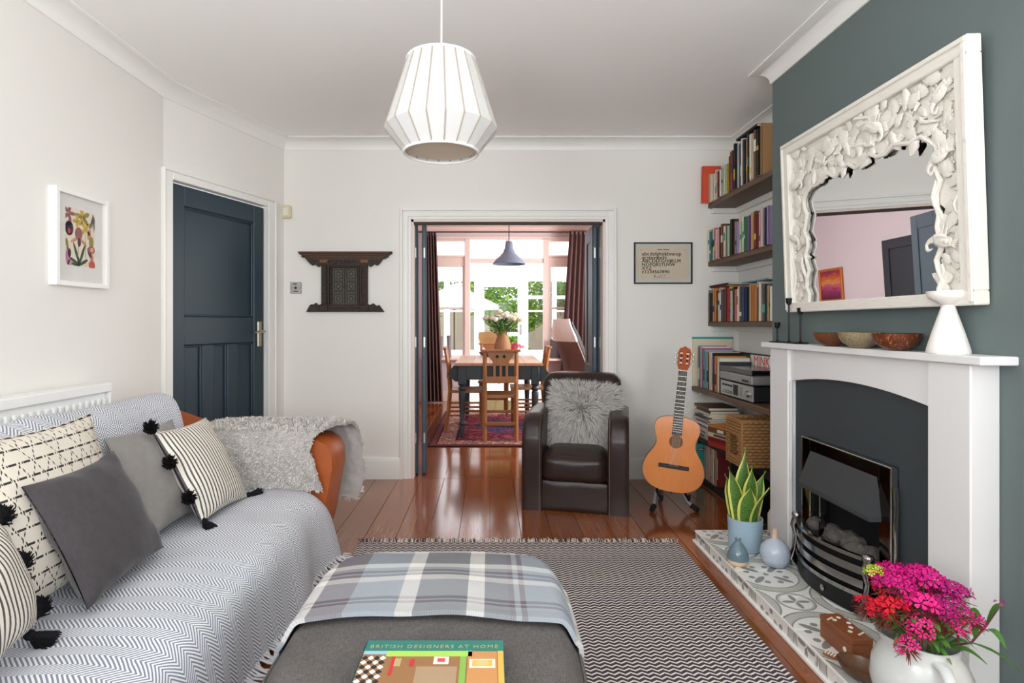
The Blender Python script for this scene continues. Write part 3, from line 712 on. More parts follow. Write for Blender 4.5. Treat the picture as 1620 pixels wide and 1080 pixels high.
# coffee table book on the ottoman
bk = thing('coffee_table_book', 'large green coffee table book with a room on its cover on the ottoman', 'book', (-.123, 1.283, .441), (0, 0, 0))
TEALC = flat('teal_book_board', C(38, 122, 112), .45, .4, var=.03)
bw2, bd2 = .153, .25
MB().box(-bw2, bw2, -bd2, 0, 0, .003, .001).box(-bw2, bw2, -bd2, 0, .027, .030, .001).box(-bw2, -bw2 + .003, -bd2, 0, 0, .030, .001).build('cover', TEALC, bk)
MB().box(-bw2 + .003, bw2 - .004, -bd2 + .004, -.004, .003, .027).build('pages', flat('book_pages', C(236, 230, 218), .8, .1, var=.06, scale=400), bk, smooth=0)
cz = .0302
def cp(n, col, x0, x1, y0, y1, z=cz): return MB().box(x0, x1, y0, y1, z, z + .0004).build(n, flat('print_%02x%02x%02x' % col, C(*col), .45, .4, var=.05, scale=60), bk, smooth=0)
cp('printed_panel', (150, 108, 70), -.150, .152, -.248, -.044); cp('printed_shelf', (164, 206, 90), -.100, .085, -.064, -.044, cz + .0004); cp('printed_shelf', (150, 190, 206), -.150, -.10, -.056, -.044, cz + .0004)
cp('printed_post', (132, 176, 78), .06, .073, -.248, -.064, cz + .0004); cp('printed_wall', (196, 140, 86), .076, .138, -.248, -.046, cz + .0004); cp('printed_post', (226, 176, 80), .14, .152, -.248, -.044, cz + .0004)
cp('printed_card', (236, 226, 214), .004, .036, -.092, -.066, cz + .0006); cp('printed_mark', (214, 74, 90), .012, .028, -.085, -.072, cz + .001)
cp('printed_picture', (240, 232, 212), .08, .134, -.105, -.074, cz + .0006); cp('printed_picture', (232, 178, 84), .086, .128, -.1, -.079, cz + .001)
MB().lathe([(.014, 0), (.014, .0004)], 20, (.107, -.0895, cz + .0014), sx=1.0, sy=.65).build('printed_oval', flat('print_oval', C(206, 188, 130), .5, var=.3, scale=300), bk, smooth=0)
for x, y, cc in [(x, y, (240, 236, 226) if (x + y) % 2 else (40, 38, 38)) for x in range(5) for y in range(8) if x < 4 - abs(y - 3) * .2]:
    s_ = .0125; px, py = -.143 + x * s_, -.07 - y * .016
    MB()._add([(px, py - .008, cz + .0008), (px + s_ / 2 + .001, py, cz + .0008), (px, py + .008, cz + .0008), (px - s_ / 2 - .001, py, cz + .0008)], [(0, 1, 2, 3)]).build('printed_tile', flat('print_%02x%02x%02x' % cc, C(*cc), .45, .4), bk, smooth=0, recalc=False, solid=.0003)
cp('printed_chair', (196, 50, 54), -.085, -.078, -.13, -.066, cz + .0008); cp('printed_chair', (186, 160, 110), -.078, -.064, -.10, -.072, cz + .0008); cp('printed_chair', (196, 50, 54), -.045, -.036, -.1, -.074, cz + .0008); cp('printed_stone', (168, 140, 112), -.03, .055, -.16, -.10, cz + .0004)
lettering('BRITISH DESIGNERS AT HOME', .0176, flat('gold_foil', C(196, 176, 116), .35, .5, .4, var=.03), bk, (0, -.027, cz + .0003), (0, 0, 0), space=1.22, name='title')

# ---------------------------------------------------------------- rug
def rugm():
    g = G('dark_plum_and_white_zigzag_cotton', .95, .1); u, v = g.uv(); n = g.noise(40, 3)
    f = ((v + (u / .038).tri() * .0125 + (n - .5) * .004) / .0215).frac(); on = f.lt(.36)
    g.color(g.mix(on, g.hsv(C(74, 64, 70), v=n * .4 + .8), C(226, 220, 214))); g.bump(on * .5 + g.noise(200, 2), .4, .003); return g.m
rx0, rx1, ry0, ry1 = -.70, 1.01, .62, 3.07
rug = tag(MB().surf(lambda a, b: (rx0 + (rx1 - rx0) * a + .003 * nz(b, 0, 1, 14), ry0 + (ry1 - ry0) * b, .009 + .0012 * nz(a * 2, b * 3, 0, 6)), 40, 60, uv=lambda a, b: (rx0 + (rx1 - rx0) * a, ry0 + (ry1 - ry0) * b)).build('zigzag_rug', rugm(), smooth=60, recalc=False, solid=.007), 'dark plum and white zigzag cotton rug with a fringe beside the hearth', 'rug')
m = MB()
for k in range(420):
    x = rx0 + (rx1 - rx0) * (k + R.uniform(.2, .8)) / 420; l = R.uniform(.022, .045); dx = R.gauss(0, .010)
    m.tube([(x, ry1 - .006, .007), (x + dx * .4, ry1 + l * .5, .012 + R.uniform(0, .008)), (x + dx, ry1 + l, .004 + R.uniform(0, .014))], [.0022, .002, .0012], 4, mi=0 if R.random() < .6 else 1)
stuff(m.build('fringe', [flat('cream_fringe_yarn', C(214, 206, 194), .9, .1), flat('plum_fringe_yarn', C(78, 66, 70), .9, .1)], rug, smooth=0))
# ---------------------------------------------------------------- hearth and fireplace
HT = .066; HX, HY0, HY1 = 1.112, 1.44, 3.08
def tile_mat():
    g = G('grey_and_white_patterned_tile', .35, .5); u, v = g.uv(); P = .50
    def dist(ax, ay, px=P, py=P):
        dx = ((u / px + ax).frac() - .5) * px; dy = ((v / py + ay).frac() - .5) * py; return (dx * dx + dy * dy).sqrt(), dx, dy
    white, pale, grey = C(234, 234, 230), C(190, 190, 184), C(138, 140, 134)
    c = white
    def ring(c, d, r0, r1, col): return g.mix(d.band(r0, r1), c, col)
    # big rings set diagonally, each a pale band between two grey lines, and a cluster of leaves in the middle
    for ax, ay in ((.0, .0), (.5, .5)):
        d, dx, dy = dist(ax, ay)
        c = ring(c, d, .128, .172, pale); c = ring(c, d, .166, .173, grey); c = ring(c, d, .127, .133, grey)
        for sx, sy in ((1, 1), (1, -1), (-1, 1), (-1, -1)):
            ex, ey = dx - .052 * sx, dy - .052 * sy; p = (ex * sx + ey * sy) * .707; q = (ex * sx - ey * sy).abs() * .707
            leaf = (p * p / (.042 ** 2) + q * q / (.014 ** 2)).lt(1.0); c = g.mix(leaf, c, grey)
            ex, ey = dx - .075 * sx, dy - .028 * sy; lobe = (ex * ex + ey * ey).lt(.013 ** 2); c = g.mix(lobe, c, grey)
            ex, ey = dx - .028 * sx, dy - .075 * sy; lobe = (ex * ex + ey * ey).lt(.013 ** 2); c = g.mix(lobe, c, grey)
        c = g.mix(d.lt(.012), c, grey)
    for ax, ay in ((.5, 0.0), (0.0, .5)):
        d, dx, dy = dist(ax, ay); c = ring(c, d, .068, .074, grey); c = ring(c, d, .060, .068, pale)
        for a in ((1, 0), (0, 1), (-1, 0), (0, -1)):
            p = dx * a[0] + dy * a[1] - .03; q = (dx * a[1] - dy * a[0]).abs(); c = g.mix((p * p / (.026 ** 2) + q * q / (.010 ** 2)).lt(1), c, grey)
    g.color(g.hsv(c, v=g.noise(20, 3) * .08 + .94)); return g.m
TILE = tile_mat(); GROUT = flat('pale_grout', C(214, 212, 206), .8, .2)
he = thing('hearth', 'raised hearth of grey and white patterned tiles in front of the fire', 'hearth', (HX, HY0, 0))
def HB(): return MB(Matrix.Translation((-HX, -HY0, 0)))
HB().box(HX + .006, XC, HY0 + .004, HY1 - .006, 0, HT - .007).build('core', GROUT, he)
def tile(x0, x1, y0, y1, z0, z1, uvf):
    m = HB().box(x0, x1, y0, y1, z0, z1, .0015); W = [(p[0] + HX, p[1] + HY0, p[2]) for p in m.v]
    for i, p in enumerate(W): m.u[i] = uvf(p)
    return m.build('tile', TILE, he, smooth=0)
T = .25; gp = .0012; y = HY1
while y > HY0 + .01:
    y0 = max(HY0, y - T); x = HX
    tile(HX, HX + .007, y0 + gp, y - gp, .016, HT - .008, lambda p: (p[2] + .2, p[1]))
    while x < XC - .01:
        x1 = min(XC, x + T); tile(x + gp, x1 - gp, y0 + gp, y - gp, HT - .007, HT, lambda p: (p[0] - HX + .13, p[1] + .21)); x = x1
    y = y0
x = HX
while x < XC - .01: x1 = min(XC, x + T); tile(x + gp, x1 - gp, HY1 - .007, HY1, .016, HT - .008, lambda p: (p[0], p[2] + .2)); x = x1
HB().box(HX - .002, HX + .004, HY0, HY1 + .002, HT - .008, HT + .001, .001).box(HX - .002, XC, HY1 - .002, HY1 + .004, HT - .008, HT + .001, .001).build('edge_trim', TRIM, he)
HB().box(HX - .012, HX + .006, HY0, HY1 + .012, 0, .016, .003).box(HX, XC, HY1, HY1 + .012, 0, .016, .003).build('bead', TRIM, he)

MANT = flat('white_mantel_paint', C(228, 228, 228), .42, .45, var=.012, scale=10)
SLATE = flat('dark_slate_panel', C(58, 64, 68), .6, .35, var=.08, scale=60, bump=.05)
LX = 1.466; ma = thing('fireplace_surround', 'white painted fireplace surround with a shelf and shallow arch', 'mantelpiece', (1.5, 2.355, HT))
def MBm(): return MB(Matrix.Translation((-1.5, -2.355, -HT)))
MBm().box(1.444, XC, 1.673, 3.033, 1.060, 1.087, .003).build('shelf', MANT, ma)
MBm().box(LX, XC, 1.735, 1.907, HT, 1.060, .004).build('leg', MANT, ma); MBm().box(LX, XC, 2.80, 2.978, HT, 1.060, .004).build('leg', MANT, ma)
ar = [(1.907, 1.06), (2.80, 1.06), (2.80, .904)] + [(2.80 - .893 * k / 24, .904 + .040 * (1 - (2 * k / 24 - 1) ** 2)) for k in range(1, 25)]
MBm().prism(ar, LX + .014, XC, 'x').build('frieze', MANT, ma)
for a, b in ((2.785, 2.802), (1.905, 1.912)): MBm().box(LX + .006, LX + .016, a, b, HT, .903, .002).build('beading', MANT, ma)
bp = MBm().box(1.505, XC, 1.907, 2.095, HT, .945).box(1.505, XC, 2.695, 2.80, HT, .945).box(1.505, XC, 2.095, 2.695, .655, .945)
bp.build('back_panel', SLATE, ma)

# inset fire
BRONZE = flat('black_nickel', C(96, 82, 74), .10, .5, 1.0, var=.05)
HOOD = flat('charcoal_hood_metal', C(66, 69, 72), .5, .4, .2, var=.08, scale=60)
SOOT = flat('sooty_black', C(24, 24, 25), .85, .2, var=.2)
fi = thing('gas_fire', 'black and chrome inset gas fire with a hood and curved fret', 'fire', (1.5, 2.395, HT))
def FB(): return MB(Matrix.Translation((-1.5, -2.395, -HT)))
f0, f1, fz = 2.10, 2.69, .648; bdr = .062; FX = 1.478
for nm, a in (('frame_side', (f0, f0 + bdr, HT, fz)), ('frame_side', (f1 - bdr, f1, HT, fz)), ('frame_top', (f0 + bdr, f1 - bdr, fz - bdr, fz))):
    FB().box(FX, FX + .027, *a, .003).build(nm, BRONZE, fi)
FB().box(FX - .003, FX + .024, f0 - .008, f0, HT, fz + .006, .002).box(FX - .003, FX + .024, f1, f1 + .006, HT, fz + .006, .002).box(FX - .003, FX + .024, f0, f1, fz, fz + .006, .002).build('outer_rim', CHROME, fi)
FB().box(1.552, 1.557, f0 + bdr, f1 - bdr, HT, fz - bdr).box(1.50, 1.552, f0 + bdr, f0 + bdr + .006, HT, fz - bdr).box(1.50, 1.552, f1 - bdr - .006, f1 - bdr, HT, fz - bdr).build('firebox', SOOT, fi)
FB().box(FX - .012, FX + .02, f1 - bdr - .10, f1 - bdr - .092, .22, .50, .002).box(FX - .005, FX + .02, f1 - bdr - .012, f1 - bdr, HT, .50, .002).build('inner_trim', CHROME, fi)
h0, h1 = f0 + bdr - .002, f1 - bdr + .002
hv = [(FX - .002, h0 + .01, .60), (FX - .002, h1 - .01, .60), (1.432, h1 + .01, .455), (1.432, h0 - .012, .455), (1.432, h0 - .012, .435), (1.432, h1 + .01, .435), (FX + .01, h0 - .012, .455), (FX + .01, h1 + .01, .455), (FX + .01, h0 - .012, .435), (FX + .01, h1 + .01, .435)]
FB()._add(hv, [(0, 1, 2, 3), (3, 2, 5, 4), (0, 3, 6), (3, 4, 8, 6), (1, 7, 2), (2, 7, 9, 5), (0, 6, 7, 1), (4, 5, 9, 8), (6, 8, 9, 7)]).build('hood', HOOD, fi, smooth=0)
rr = random.Random(5); COAL = flat('grey_coal', C(92, 88, 84), .9, .2, var=.5, scale=30, bump=.3)
for k in range(16):
    m = FB(); c0 = (1.485 + .02 * (k % 3), 2.20 + .39 * ((k * 7) % 16) / 15, .20 + .055 * (k // 8) + rr.uniform(0, .02)); m.ell(c0, (.045, .045, .035), 9, 7)
    m.v = [(p[0] + .012 * nz(p[0], p[1], p[2], 40), p[1] + .012 * nz(p[1], p[2], p[0], 40), p[2] + .012 * nz(p[2], p[0], p[1] + k, 40)) for p in m.v]; m.build('coal', COAL, fi, smooth=0)
# bowed fret
def bow(y): t = (y - 2.395) / .26; return 1.43 - .075 * (1 - t * t)
def bar(z0, z1, mat, nm, off=0, th_=.006, y0=2.16, y1=2.63):
    m = FB(); v = []; f = []; n = 24
    for k in range(n + 1):
        y = y0 + (y1 - y0) * k / n; x = bow(y) + off
        v += [(x, y, z0), (x, y, z1), (x + th_, y, z1), (x + th_, y, z0)]
    for k in range(n):
        for q in range(4): f.append((k * 4 + q, k * 4 + (q + 1) % 4, k * 4 + 4 + (q + 1) % 4, k * 4 + 4 + q))
    f += [(0, 1, 2, 3), (n * 4 + 3, n * 4 + 2, n * 4 + 1, n * 4)]; m._add(v, f); return m.build(nm, mat, fi, smooth=50)
FRET = flat('polished_fret_steel', C(168, 166, 164), .16, .5, 1.0, var=.03)
bar(.285, .300, FRET, 'fret_rail', -.006, .016); bar(.228, .258, FRET, 'fret_bar'); bar(.176, .206, FRET, 'fret_bar'); bar(HT + .075, .158, FRET, 'fret_bar', -.003, .008)
bar(HT + .004, HT + .075, BLACKM, 'ash_pan_cover', .004, .012); bar(HT, .285, SOOT, 'fret_back', .03, .006)
for y, s in ((2.645, 1), (2.145, -1)):
    x = 1.43
    FB().tube([(x - .012, y, HT + .004), (x - .028, y + .004 * s, HT + .03), (x - .012, y, HT + .08), (x - .004, y, .20), (x - .018, y + .003 * s, .25), (x - .004, y, .292)], [.018, .017, .012, .010, .013, .016], 10).lathe([(0, .292), (.019, .292), (.021, .300), (.017, .310), (0, .314)], 12, (x - .004, y, 0)).box(x - .02, FX + .005, y - .006, y + .006, HT, HT + .05).build('fret_post', FRET, fi, smooth=60)
m = FB(); m.lathe([(.011, 0), (.013, .004), (.008, .007), (0, .008)], 14); m.v = [(bow(2.33) + .004 - (p[2] + HT), 2.33 + (p[0] + 1.5) , .105 + (p[1] + 2.395)) for p in m.v]; m.v = [(p[0] - 1.5, p[1] - 2.395, p[2] - HT) for p in m.v]; m.build('knob', CHROME, fi)
m = FB(); m.tube([(1.50, 2.083, .24), (1.487, 2.080, .26), (1.483, 2.078, .44), (1.487, 2.078, .50), (1.483, 2.076, .58)], [.006, .006, .009, .006, .008], 8).build('control_rod', CHROME, fi)

# ---------------------------------------------------------------- carved mirror
CARVE = G('white_washed_carved_wood', .55, .35); CARVE.co(); nn = CARVE.noise(16, 5, .65); CARVE.color(CARVE.ramp(nn, [(.28, C(206, 196, 180)), (.42, C(233, 228, 218)), (.7, C(240, 237, 230))])); CARVE.bump(CARVE.noise(60, 4), .25, .003); CARVE = CARVE.m
UNDER = flat('bare_wood_under_carving', C(176, 146, 112), .7, .2, var=.2, scale=20)
MW, MH = 1.128, .845
mi_ = thing('carved_mirror', 'large mirror in a white carved wooden frame of birds and leaves above the fireplace', 'mirror', (XC - .004, 1.764, 1.243), (-math.radians(1.9), 0, pi / 2))
# local: x to the far end, y into the room, z up
mm = G('mirror_glass', .0, .5, 1.0); mm.color((.77, .78, .78, 1)); MB().box(.05, MW - .05, .010, .014, .04, MH - .05).build('mirror_glass', mm.m, mi_, smooth=0)
MB().box(.02, MW - .02, 0, .009, .02, MH - .02).build('backing', UNDER, mi_)
fw = .058
for nm, a in (('frame_rail', (0, MW, 0, .045)), ('frame_rail', (0, MW, MH - fw, MH)), ('frame_stile', (0, fw, .045, MH - fw)), ('frame_stile', (MW - fw, MW, .045, MH - fw))):
    MB().box(a[0], a[1], 0, .048, a[2], a[3], .004).build(nm, CARVE, mi_)
mo = MB()
for a in ((0.004, MW - .004, MH - .022, MH - .004), (0.004, .022, .01, MH - .022), (MW - .022, MW - .004, .01, MH - .022)): mo.box(a[0], a[1], .048, .055, a[2], a[3], .003)
mo.build('frame_moulding', CARVE, mi_)
# pierced plate with a scalloped inner edge: side widths .14 / .12, top depth .20
x0, x1, zt = fw, MW - fw, MH - fw; sl, sr, td = .095, .115, .185
inner = []; N = 90
for k in range(N + 1):
    q = k / N
    if q < .3: z = .045 + (zt - td - .05 - .045) * (q / .3); x = x0 + sl + .010 * sin(z * 55) + .006 * sin(z * 130)
    elif q > .7: z = .045 + (zt - td - .05 - .045) * ((1 - q) / .3); x = x1 - sr + .010 * sin(z * 50 + 1) + .005 * sin(z * 120)
    else:
        t = (q - .3) / .4; a = x0 + sl; b = x1 - sr; x = a + (b - a) * t; e = min(t, 1 - t); z = zt - td - .05 * (1 - smooth(0, .12, e)) + .012 * sin(x * 42) + .006 * sin(x * 95)
    inner.append((x, z))
pl = MB(); n = len(inner); outer = []
for (x, z) in inner:
    q = inner.index((x, z)) / N
    outer.append((x0, z) if q < .3 else (x1, z) if q > .7 else (x0 + (x1 - x0) * (q - .3) / .4, zt))
v = []; f = []
for (p, o_) in zip(inner, outer):
    for yy in (.014, .019): v.append((p[0], yy, p[1])); v.append((o_[0], yy, o_[1]))
for k in range(N):
    b = k * 4; c_ = b + 4
    f += [(b + 2, b + 3, c_ + 3, c_ + 2), (b, c_, c_ + 1, b + 1), (b, b + 2, c_ + 2, c_), (b + 1, c_ + 1, c_ + 3, b + 3)]
f += [(0, 1, 3, 2), (N * 4, N * 4 + 2, N * 4 + 3, N * 4 + 1)]
pl._add(v, f); pl.v += []; pl.build('carved_plate', CARVE, mi_, smooth=25)
# corner fillets of the plate (left and right top)
for a, b in ((x0, x0 + .10), (x1 - .12, x1)): MB().box(a, b, .014, .018, zt - .20, zt).build('carved_corner', CARVE, mi_)
def leaf_me(seed, kind):
    rr = random.Random(seed); m = MB(); n = 10; v = []; f = []
    for i in range(n + 1):
        t = i / n; w_ = (sin(pi * t ** .8) ** .8) * (.30 if kind == 0 else .42 if kind == 1 else .2) * (1 + .12 * sin(t * 22))
        bend = .25 * sin(t * 2.2 + seed) * t
        for s_ in (-1, -.5, 0, .5, 1):
            z = .16 * (1 - abs(s_) ** 1.5) * sin(pi * min(1, t * 1.05)) - (.05 if s_ == 0 else 0) + .10 * t * rr.uniform(.6, 1.2)
            v.append((t + s_ * w_ * bend * .3, s_ * w_ + bend, max(0, z)))
    for i in range(n):
        for k in range(4): f.append((i * 5 + k, i * 5 + k + 1, i * 5 + 6 + k, i * 5 + 5 + k))
    b = len(v)                                                # skirt down to the plate
    rim = [i * 5 for i in range(n + 1)] + [i * 5 + 4 for i in range(n, -1, -1)]
    for r in rim: v.append((v[r][0], v[r][1], -.12))
    for k in range(len(rim)): k2 = (k + 1) % len(rim); f.append((rim[k], rim[k2], b + k2, b + k))
    m._add(v, f); return m.mesh('leaf', 50)
LEAVES = [leaf_me(s_, k) for s_, k in ((1, 0), (2, 1), (3, 0), (4, 2), (5, 1), (6, 0))]
def petal_flower():
    m = MB()
    for k in range(6):
        a = k * pi / 3; m.ell((.55 * cos(a), .55 * sin(a), .14), (.42, .30, .17), 8, 6, Matrix.Rotation(a, 3, 'Z'))
    m.ell((0, 0, .22), (.26, .26, .18), 8, 6); return m.mesh('flower', 50)
FLW = petal_flower()
def bird():
    m = MB(); m.ell((0, 0, .25), (.62, .34, .28), 14, 10)
    m.surf(lambda a, b: (-.75 + 1.05 * a, (-.1 - .42 * b) * (1 - .5 * a) + .2, .42 + .16 * sin(pi * b) * sin(pi * min(1, a * 1.1)) + .03 * sin(a * 26)), 16, 8)
    for k in range(4): m.tube([(-.35 - .1 * k, -.16 - .05 * k, .44), (-.1 + .1 * k, .0 - .06 * k, .52), (.25, .08 - .04 * k, .46)], [.03, .045, .03], 5)
    m.tube([(.5, .1, .26), (.72, .26, .30), (.80, .48, .32), (.70, .64, .34), (.60, .68, .36)], [.20, .13, .10, .11, .10], 8)
    m.tube([(.60, .70, .36), (.42, .62, .38), (.30, .52, .36)], [.09, .05, .015], 6)
    m.tube([(-.1, -.3, .15), (-.05, -.7, .12)], .05, 5); m.tube([(.15, -.3, .15), (.2, -.75, .12)], .05, 5)
    for k in range(4): m.tube([(-.5, .05 * k - .1, .25), (-.95, .12 * k - .25, .2)], [.08, .04], 5)
    return m.mesh('bird', 50)
BIRD = bird()
rr = random.Random(21)
def put(me, nm, x, z, size, ang, y=.029, flip=1, tilt=0.0):
    o = link(nm, me, CARVE, mi_); o.location = (x, y, z)
    # carved piece: local z of the piece -> +y of the mirror (into the room)
    o.rotation_euler = Euler((-pi / 2 + tilt, ang, 0), 'XYZ'); o.rotation_mode = 'XYZ'
    o.matrix_local = Matrix.Translation((x, y, z)) @ Matrix.Rotation(ang, 4, 'Y') @ Matrix.Rotation(-pi / 2, 4, 'X') @ Matrix.Diagonal((size * flip, size, size * .5, 1)); return o
spots = []
for k in range(190):
    for _ in range(40):
        reg = rr.random()
        if reg < .62: x, z = rr.uniform(x0 + .02, x1 - .02), rr.uniform(zt - td + .01, zt - .02)
        elif reg < .80: x, z = rr.uniform(x0 + .01, x0 + sl - .02), rr.uniform(.06, zt - td)
        else: x, z = rr.uniform(x1 - sr + .03, x1 - .015), rr.uniform(.06, zt - td)
        if all(math.hypot(x - a, z - b) > .021 for a, b in spots): break
    spots.append((x, z))
    if k % 7 == 3: put(FLW, 'carved_flower', x, z, rr.uniform(.018, .026), rr.uniform(0, 6), .024)
    else: put(LEAVES[k % 6], 'carved_leaf', x, z, rr.uniform(.045, .085), rr.uniform(0, 6.28), .024 + rr.uniform(0, .010))
for x, z, s_, a, fl_ in ((.115, .70, .062, .5, 1), (.125, .50, .066, .2, 1), (.125, .22, .066, -.4, 1), (MW - .13, .62, .06, .3, -1), (MW - .10, .36, .055, -.2, -1), (.43, .70, .07, -.3, -1), (.72, .70, .066, .25, 1)):
    put(BIRD, 'carved_bird', x, z, s_, a, .040, fl_)
for k in range(16):                                             # stems winding over the plate
    xa, za = (rr.uniform(x0, x1), rr.uniform(zt - td, zt - .02)) if k < 10 else (rr.uniform(x0, x0 + sl) if k < 13 else rr.uniform(x1 - sr, x1), rr.uniform(.08, .45))
    pts = [(min(x1, max(x0, xa + (.03 if k < 10 else .004) * j * cos(k * 1.7) + (.02 if k < 10 else .008) * sin(j * 1.3 + k))), .034 + .006 * sin(j + k), min(zt - .01, max(.05, za + .025 * j * sin(k * 1.7 + 1) * (.5 if k < 10 else 1.5)))) for j in range(6)]
    if all(zt - td < p[2] for p in pts) or k >= 10: MB().tube(pts, [.004, .007, .008, .008, .007, .004], 7).build('carved_stem', CARVE, mi_)
pts = [(p[0] + (.004 if k < N * .3 else -.004 if k > N * .7 else 0), .030, p[1] - (.004 if N * .3 <= k <= N * .7 else 0)) for k, p in enumerate(inner) if k % 2 == 0]
MB().tube(pts, .009, 7).build('carved_border_vine', CARVE, mi_)

# ---------------------------------------------------------------- things on the mantel shelf
SZ = 1.087
ch = thing('candle_holder', 'black metal holder with three candle cups on the far end of the mantel shelf', 'candle holder', (1.500, 2.86, SZ), (0, 0, 0))
MB().box(-.035, .035, -.125, .125, 0, .006, .002).build('tray', BLACKM, ch)
for x, y, h in ((-.005, .10, .105), (-.005, -.015, .225), (.012, -.09, .175)):
    st = MB().tube([(x, y, .006), (x, y, h - .03)], .0045, 8).lathe([(.012, .006), (.006, .012)], 10, (x, y, 0)).build('stem', BLACKM, ch)
    MB().lathe([(0, h - .034), (.008, h - .032), (.014, h - .02), (.0155, h), (.013, h), (.011, h - .016), (0, h - .02)], 14, (x, y, 0)).build('cup', BLACKM, st)
def coconut(lines):
    g = G('coconut_shell_' + lines, .3, .5); g.co()
    if lines == 'crackle':
        d = g.voronoi(62, 'DISTANCE_TO_EDGE'); g.color(g.mix(d.lt(.15), C(228, 206, 164), C(34, 28, 22)))
    elif lines == 'speckled': n = g.noise(70, 5, .7, g.scaled(g.vec, 1, 1, .5), 1.5); g.color(g.ramp(n, [(.5, C(92, 44, 26)), (.58, C(112, 56, 32)), (.64, C(196, 140, 80)), (.7, C(88, 42, 26))]))
    else: n = g.noise(30, 4, .6); g.color(g.ramp(n, [(.35, C(84, 44, 28)), (.6, C(116, 66, 40)), (.72, C(196, 160, 90))]))
    return g.m
INS = flat('pale_lacquer_inlay', C(214, 190, 150), .25, .5, var=.35, scale=70)
for k, (y, x, r, h, ln, lab) in enumerate(((2.455, 1.476, .074, .058, 'plain', 'small plain brown coconut shell bowl, farthest of three on the mantel'), (2.262, 1.472, .079, .064, 'crackle', 'cream and black crackle-patterned bowl, middle of three on the mantel'), (2.062, 1.474, .077, .062, 'speckled', 'dark brown speckled coconut bowl, nearest of three on the mantel'))):
    b = thing('coconut_bowl', lab, 'bowl', (x, y, SZ), group='bowls on the mantel shelf')
    MB().lathe([(.022, 0), (.030, .002), (r * .78, h * .35), (r * .95, h * .7), (r, h), (r - .004, h)], 30).build('shell', coconut(ln), b)
    MB().lathe([(r - .004, h), (r * .9, h * .7), (r * .7, h * .35), (.02, .006), (0, .005)], 30).build('lining', INS, b)
cs = thing('candlestick', 'matt white flared candlestick on the near end of the mantel shelf', 'candlestick', (1.500, 1.862, SZ))
WCER = flat('matt_white_ceramic', C(236, 233, 228), .6, .3, var=.012)
MB().lathe([(0, 0), (.058, 0), (.060, .004), (.057, .02), (.042, .075), (.024, .135), (.0185, .155), (.020, .160)], 36).build('stem', WCER, cs, smooth=50)
MB().lathe([(.0195, .158), (.030, .168), (.052, .180), (.058, .192), (.0585, .204), (.055, .204), (.05, .196), (.02, .19), (0, .19)], 36).build('dish', WCER, cs, smooth=50)
# ---------------------------------------------------------------- left wall and back wall
ra = thing('radiator', 'white ribbed panel radiator on the wall behind the sofa', 'radiator', (XL, 2.0, .26))
RAD = flat('white_radiator_enamel', C(240, 240, 238), .35, .45, var=.01)
MB().box(.035, .09, -.70, .70, 0, .60, .004).build('panel', RAD, ra)
MB().box(.02, .112, -.715, .715, .60, .645, .006).build('top_grille', RAD, ra)
for y in (-.71, .71): MB().box(.025, .108, y - .006, y + .006, 0, .61, .003).build('side_cover', RAD, ra)
rib = MB().box(.088, .104, -.011, .011, .03, .575, .005).mesh('rib')
for k in range(36): o = link('rib', rib, RAD, ra); o.location = (0, -.68 + k * 1.36 / 35, 0)
for y in (-.4, .4): MB().box(.012, .04, y - .02, y + .02, .1, .5).build('wall_bracket', RAD, ra)

def shape2d(pts, z=0.0, thick=.0004): return pts
bp_ = thing('botanical_print', 'white framed botanical print of orchids on the wall above the radiator', 'picture', (XL, 2.463, 1.354), (0, 0, pi / 2))
# local x along the wall away from the camera, y into... (-X is the wall side) so the face is at -y
PW, PH = .345, .432; FRW = flat('white_picture_frame', C(243, 242, 238), .4, .4, var=.01)
for nm, a in (('frame_side', (0, .022, 0, PH)), ('frame_side', (PW - .022, PW, 0, PH)), ('frame_rail', (.022, PW - .022, 0, .022)), ('frame_rail', (.022, PW - .022, PH - .022, PH))):
    MB().box(a[0], a[1], -.037, 0, a[2], a[3], .002).build(nm, FRW, bp_)
MB().box(.02, PW - .02, -.016, -.002, .02, PH - .02).build('mount', flat('picture_mount', C(232, 231, 226), .8, .1, var=.01), bp_)
ax0, ax1, az0, az1 = .078, .268, .095, .355
MB().box(ax0, ax1, -.0168, -.016, az0, az1).build('paper', flat('botanical_paper', C(232, 222, 204), .8, .1, var=.04), bp_)
def blob(col, cx, cz, rx, rz, rot=0.0, n=14, point=1.0, lay=0):
    pts = []
    for k in range(n):
        a = 2 * pi * k / n; r = 1 if point == 1 else (abs(cos(a)) ** point * .4 + .6)
        x, z = rx * cos(a), rz * sin(a) * (1 - (1 - point) * abs(sin(a)) * .3); pts.append((cx + x * cos(rot) - z * sin(rot), cz + x * sin(rot) + z * cos(rot)))
    pts = [(min(ax1, max(ax0, p[0])), min(az1, max(az0, p[1]))) for p in pts]
    y = -.0170 - lay * .0002
    return MB().prism(pts, y, y - .0002, 'y').build('printed_petal', flat('ink_%02x%02x%02x' % col, C(*col), .8, .1, var=.12, scale=60), bp_, smooth=0)
pur, mau, ylw, olive, grn, red, pch, dk = (78, 48, 66), (150, 92, 88), (206, 172, 64), (150, 140, 74), (62, 84, 52), (198, 84, 66), (204, 150, 108), (52, 44, 60)
for k in range(5): blob(mau, .098 + .02 * cos(k * 1.26), .33 + .024 * sin(k * 1.26), .02, .009, k * 1.26)
for k in range(5): blob(ylw if k % 2 else olive, .185 + .026 * cos(k * 1.26 + .5), .325 + .024 * sin(k * 1.26 + .5), .024, .011, k * 1.26 + .5)
for k in range(4): blob(ylw, .15 + .014 * cos(k * 1.57), .30 + .014 * sin(k * 1.57), .014, .009, k * 1.57, lay=1)
for k in range(4): blob(ylw, .205 + .02 * cos(k * 1.57 + .8), .275 + .02 * sin(k * 1.57 + .8), .02, .009, k * 1.57 + .8)
